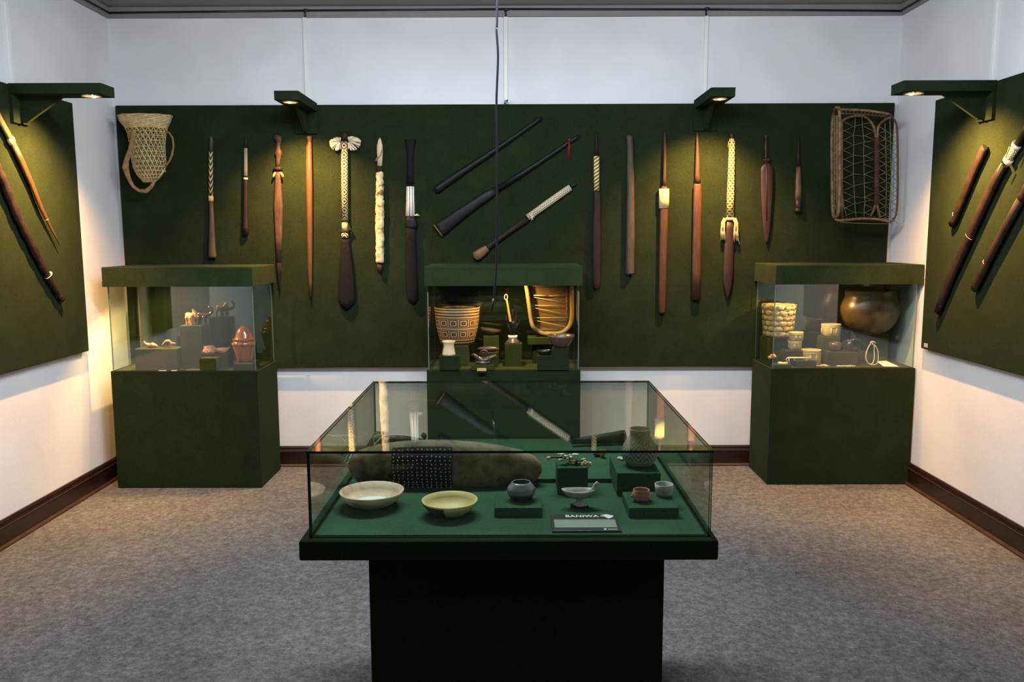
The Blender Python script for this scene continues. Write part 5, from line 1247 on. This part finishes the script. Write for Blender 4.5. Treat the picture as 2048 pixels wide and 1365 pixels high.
# black pipe and bead strand at the back
yk = 2.86
t = thing('black_pipe', 'dark smooth pipe lying along the back right of the display table', 'tube', onY(1200, 895, yk), G4)
zk = ZP+0.012
a = onZ(1255, 905, zk); b_ = onZ(1095, 912, zk)
yy_ = min(2.89, vy1-0.03)
pA = onZ(1148, 901, ZP+0.016); pB = onZ(1256, 887, ZP+0.022)
pA = Vector((pA.x, 2.80, ZP+0.017)); pB = Vector((pB.x, 2.84, ZP+0.024))
obj('tube', MB().sweep([pA, pA.lerp(pB, 0.5), pB], [0.010, 0.016, 0.024], seg=20), 'w_black', t)
l = [(1055, 900), (1068, 896), (1085, 893), (1100, 891), (1118, 888), (1140, 884.5), (1160, 882), (1180, 881), (1205, 880)]
strand = bead_string([Vector((onY(u, v, 2.86).x, 2.86+0.004*math.sin(u*0.3), onY(u, v, 2.86).z)) for u, v in l], 0.0042, 'bead_strand', 'seed', 'black seed strand with pale teeth lying at the back of the display table', 'necklace', G4)
mb = MB()
for i in range(16):
    u = 1058+i*9.8+random.uniform(-2, 2); v = 899-(u-1055)*0.13+random.uniform(-1, 2); mb.ball(onY(u, v, 2.852), 0.0026, sz=1.5, seg=6, rings=4)
obj('tooth_beads', mb, 'bead_w', strand, kind='stuff')
# feathers
p_ = onZ(*VB(1535, 530), ZP); 
mb = MB(); 
for k_ in range(5): mb.sweep([p_+Vector((0.012*(k_-2)*0.2, 0.004*k_, 0.004)), p_+Vector((0.003*(k_-2), 0, 0.016)), p_+Vector((0.005*(k_-2), -0.004, 0.030))], [0.003, 0.006, 0.002], [0.001]*3, normal=Vector((0, -1, 0.3)), seg=6)
t = tag(obj('yellow_feathers', mb, 'feather_y'), 'small tuft of bright yellow feathers behind the dark blocks', 'feathers', G4)
mb = MB().ball(onZ(*VB(1460, 500), ZP)+vZ*0.008, 0.012, sx=1.5, sz=0.6, seg=10, rings=6); tag(obj('dark_feathers', mb, 'fur'), 'dark tuft beside the yellow feathers', 'feathers', G4)
p_ = onY(*VB(1800, 320), 2.82); mb = MB()
for k_ in range(9): mb.sweep([p_+Vector((0.0, 0, -0.01)), p_+Vector((0.0028*(k_-4), 0.002*k_, 0.004)), p_+Vector((0.0042*(k_-4), 0, 0.018))], [0.002, 0.0045, 0.0015], [0.001]*3, normal=Vector((0, -1, 0.2)), seg=6)
mb.sweep([Vector((p_.x, p_.y, ZP)), p_+Vector((0, 0, -0.008))], 0.003, seg=6)
tag(obj('red_feathers', mb, 'feather_r'), 'faded red feather tuft left of the engraved pot', 'feathers', G4)
p_ = onZ(*VB(1850, 560), b4)
mb = MB()
for i in range(8): mb.ball(Vector((p_.x+random.uniform(-.008, .008), p_.y+random.uniform(-.01, .01), b4+0.004)), 0.0035, sx=1.4, seg=7, rings=5)
tag(obj('shell_pieces', mb, 'ivory'), 'few small white shells at the foot of the engraved pot', 'shells', G4)
# left back: green wedge, fur band, cord loops
VA = TT(620, 850, 8.533)
pts_ = [onY(*VA(x, y), 2.76) for x, y in ((940, 395), (1040, 230), (1200, 230), (1130, 395))]
tag(obj('felt_wedge', MB().prism([pts_[0]+Vector((0, 0, -0.0)), pts_[3], pts_[2], pts_[1]], (0, 0.10, 0)).box(pts_[0].x, pts_[3].x, 2.765, 2.85, ZP, pts_[0].z+0.002), 'felt_vitrine'), 'leaning green felt wedge at the back left of the display table', 'plinth', GV)
t = thing('fur_headband', 'dark fur headband with pale rim behind the bundle', 'headband', onY(*VA(1500, 260), 2.66), G4)
mb = MB(); random.seed(3)
for i in range(40):
    f_ = i/39; x = 1240+650*f_; y = 262-28*math.sin(f_*PI)-10*f_
    mb.ball(onY(*VA(x, y+20), 2.66+random.uniform(-.01, .01)), random.uniform(0.007, 0.012), seg=7, rings=5)
pz = onY(*VA(1500, 300), 2.66)
mb.sweep([Vector((pz.x, 2.66, ZP)), pz], 0.006, seg=6); mb.ball(onY(*VA(1945, 195), 2.67), 0.010, sz=1.2, seg=8, rings=6)
mb.sweep([onY(*VA(1945, 215), 2.67), onY(*VA(1890, 270), 2.66)], 0.004, seg=6)
obj('fur', mb, 'fur', t)
obj('pale_rim', MB().sweep(smooth_path([onY(*VA(x, y), 2.64) for x, y in ((1080, 380), (1150, 290), (1240, 215), (1340, 190), (1500, 180), (1700, 195), (1850, 215), (1925, 245))], 4), 0.0028, seg=8), 'string_w', t)
# pale cord loop: lies on the floor of the vitrine
t = thing('pale_cord', 'pale looped cord near the left glass behind the bundle, mirrored in the glass', 'cord', (-0.40, 2.72, Z0), G4)
def inside(v_): return Vector((min(2*(vx0+0.003)-v_.x, vx0+0.24) if v_.x < vx0 else max(v_.x, vx0+0.012), min(v_.y, 2.88), v_.z))
obj('cord', MB().sweep(smooth_path([inside(Vector((v_.x, v_.y, ZP+0.003))) for v_ in onzp(VA, [(310, 590), (350, 640), (450, 660), (560, 680), (620, 650), (650, 580), (690, 510), (740, 500)], ZP)], 5), 0.0022, seg=6), 'string_w', t)
obj('cord', MB().sweep(smooth_path([inside(Vector((v_.x, v_.y, ZP+0.003))) for v_ in onzp(VA, [(500, 600), (400, 570), (330, 600), (380, 680), (520, 690), (600, 670)], ZP)], 5), 0.0018, seg=6), 'string_w', t)
P2 = [inside(onY(*VA(x, y), 2.72)) for x, y in ((200, 240), (260, 225), (370, 195), (550, 185), (700, 185), (760, 210), (780, 270), (760, 340))]
obj('raised_loop', MB().sweep(smooth_path(P2, 5), 0.0020, seg=6).sweep([P2[-1], Vector((P2[-1].x, 2.72, ZP))], 0.002, seg=6), 'string_w', t)

# ------------------------------------------------------------------ sign in the vitrine
cs = [onZ(*V5(x, y), Z0+0.001) for x, y in ((352, 1110), (824, 1112), (797, 998), (347, 998))]
ya, yb_ = (cs[0].y+cs[1].y)/2, (cs[2].y+cs[3].y)/2; xa, xb = (cs[0].x+cs[3].x)/2, (cs[1].x+cs[2].x)/2
sg = tag(obj('caption_panel', MB().box(xa, xb, ya, yb_, Z0, Z0+0.005, bev=0.001), 'sign'), 'black caption panel reading BANIWA lying in the display table', 'sign')
W_, H_ = xb-xa, yb_-ya; zt_ = Z0+0.0053
m, nt, b = new_mat('caption_body_print'); u_, v_ = uvsep(nt)
n1 = noise(nt, 900, 2); rows = mth(nt, 'GREATER_THAN', mth(nt, 'FRACT', mth(nt, 'MULTIPLY', v_, 6.0)), 0.35)
fac = mth(nt, 'MULTIPLY', rows, mth(nt, 'GREATER_THAN', n1, 0.44))
nt.links.new(mixc(nt, fac, (0.10, 0.11, 0.085), (0.30, 0.31, 0.24)), b.inputs['Base Color']); b.inputs['Roughness'].default_value = 0.7; M['body_print'] = m
def flat(name, x0, x1, y0, y1, mname, z=zt_):
    mb = MB().box(xa+W_*x0, xa+W_*x1, ya+H_*y0, ya+H_*y1, z-0.0004, z+0.0002); mb.uv[1] = [(0, 0), (1, 0), (1, 1), (0, 1)]
    return obj(name, mb, mname, sg, fix=False)
flat('body_text', 0.045, 0.955, 0.18, 0.66, 'body_print')
flat('logo_mark', 0.75, 0.79, 0.06, 0.12, 'ink_w'); flat('logo_line', 0.81, 0.95, 0.075, 0.095, 'ink_w')
mp = [(0.755, 0.86), (0.80, 0.97), (0.86, 0.99), (0.96, 0.90), (0.93, 0.80), (0.87, 0.72), (0.82, 0.84)]
obj('map_shape', MB().prism([Vector((xa+W_*x, ya+H_*y, zt_)) for x, y in mp][::-1], (0, 0, 0.0003)), 'paper', sg)
mp = [(0.75, 0.88), (0.79, 0.97), (0.815, 0.95), (0.80, 0.86)]
obj('map_region', MB().prism([Vector((xa+W_*x, ya+H_*y, zt_+0.0003)) for x, y in mp][::-1], (0, 0, 0.0003)), 'shell_o', sg)
cu = bpy.data.curves.new('title', 'FONT'); cu.body = 'BANIWA'; cu.size = H_*0.17; cu.align_x = 'CENTER'; cu.align_y = 'CENTER'; cu.extrude = 0.0002; cu.space_character = 1.08; cu.offset = 0.0004
to = bpy.data.objects.new('tmp_title', cu); S.collection.objects.link(to); bpy.context.view_layer.update()
me = bpy.data.meshes.new_from_object(to.evaluated_get(bpy.context.evaluated_depsgraph_get())); bpy.data.objects.remove(to)
sc_ = 1.0
for v in me.vertices: v.co = Vector((v.co.x*sc_, v.co.y, v.co.z))
me.name = 'title_lettering'; me.materials.clear(); me.materials.append(M['ink_w'])
o = bpy.data.objects.new('title_lettering', me); S.collection.objects.link(o); o.parent = sg
o.location = Vector((xa+W_*0.475, ya+H_*0.87, zt_+0.0002))-WL[sg.name]
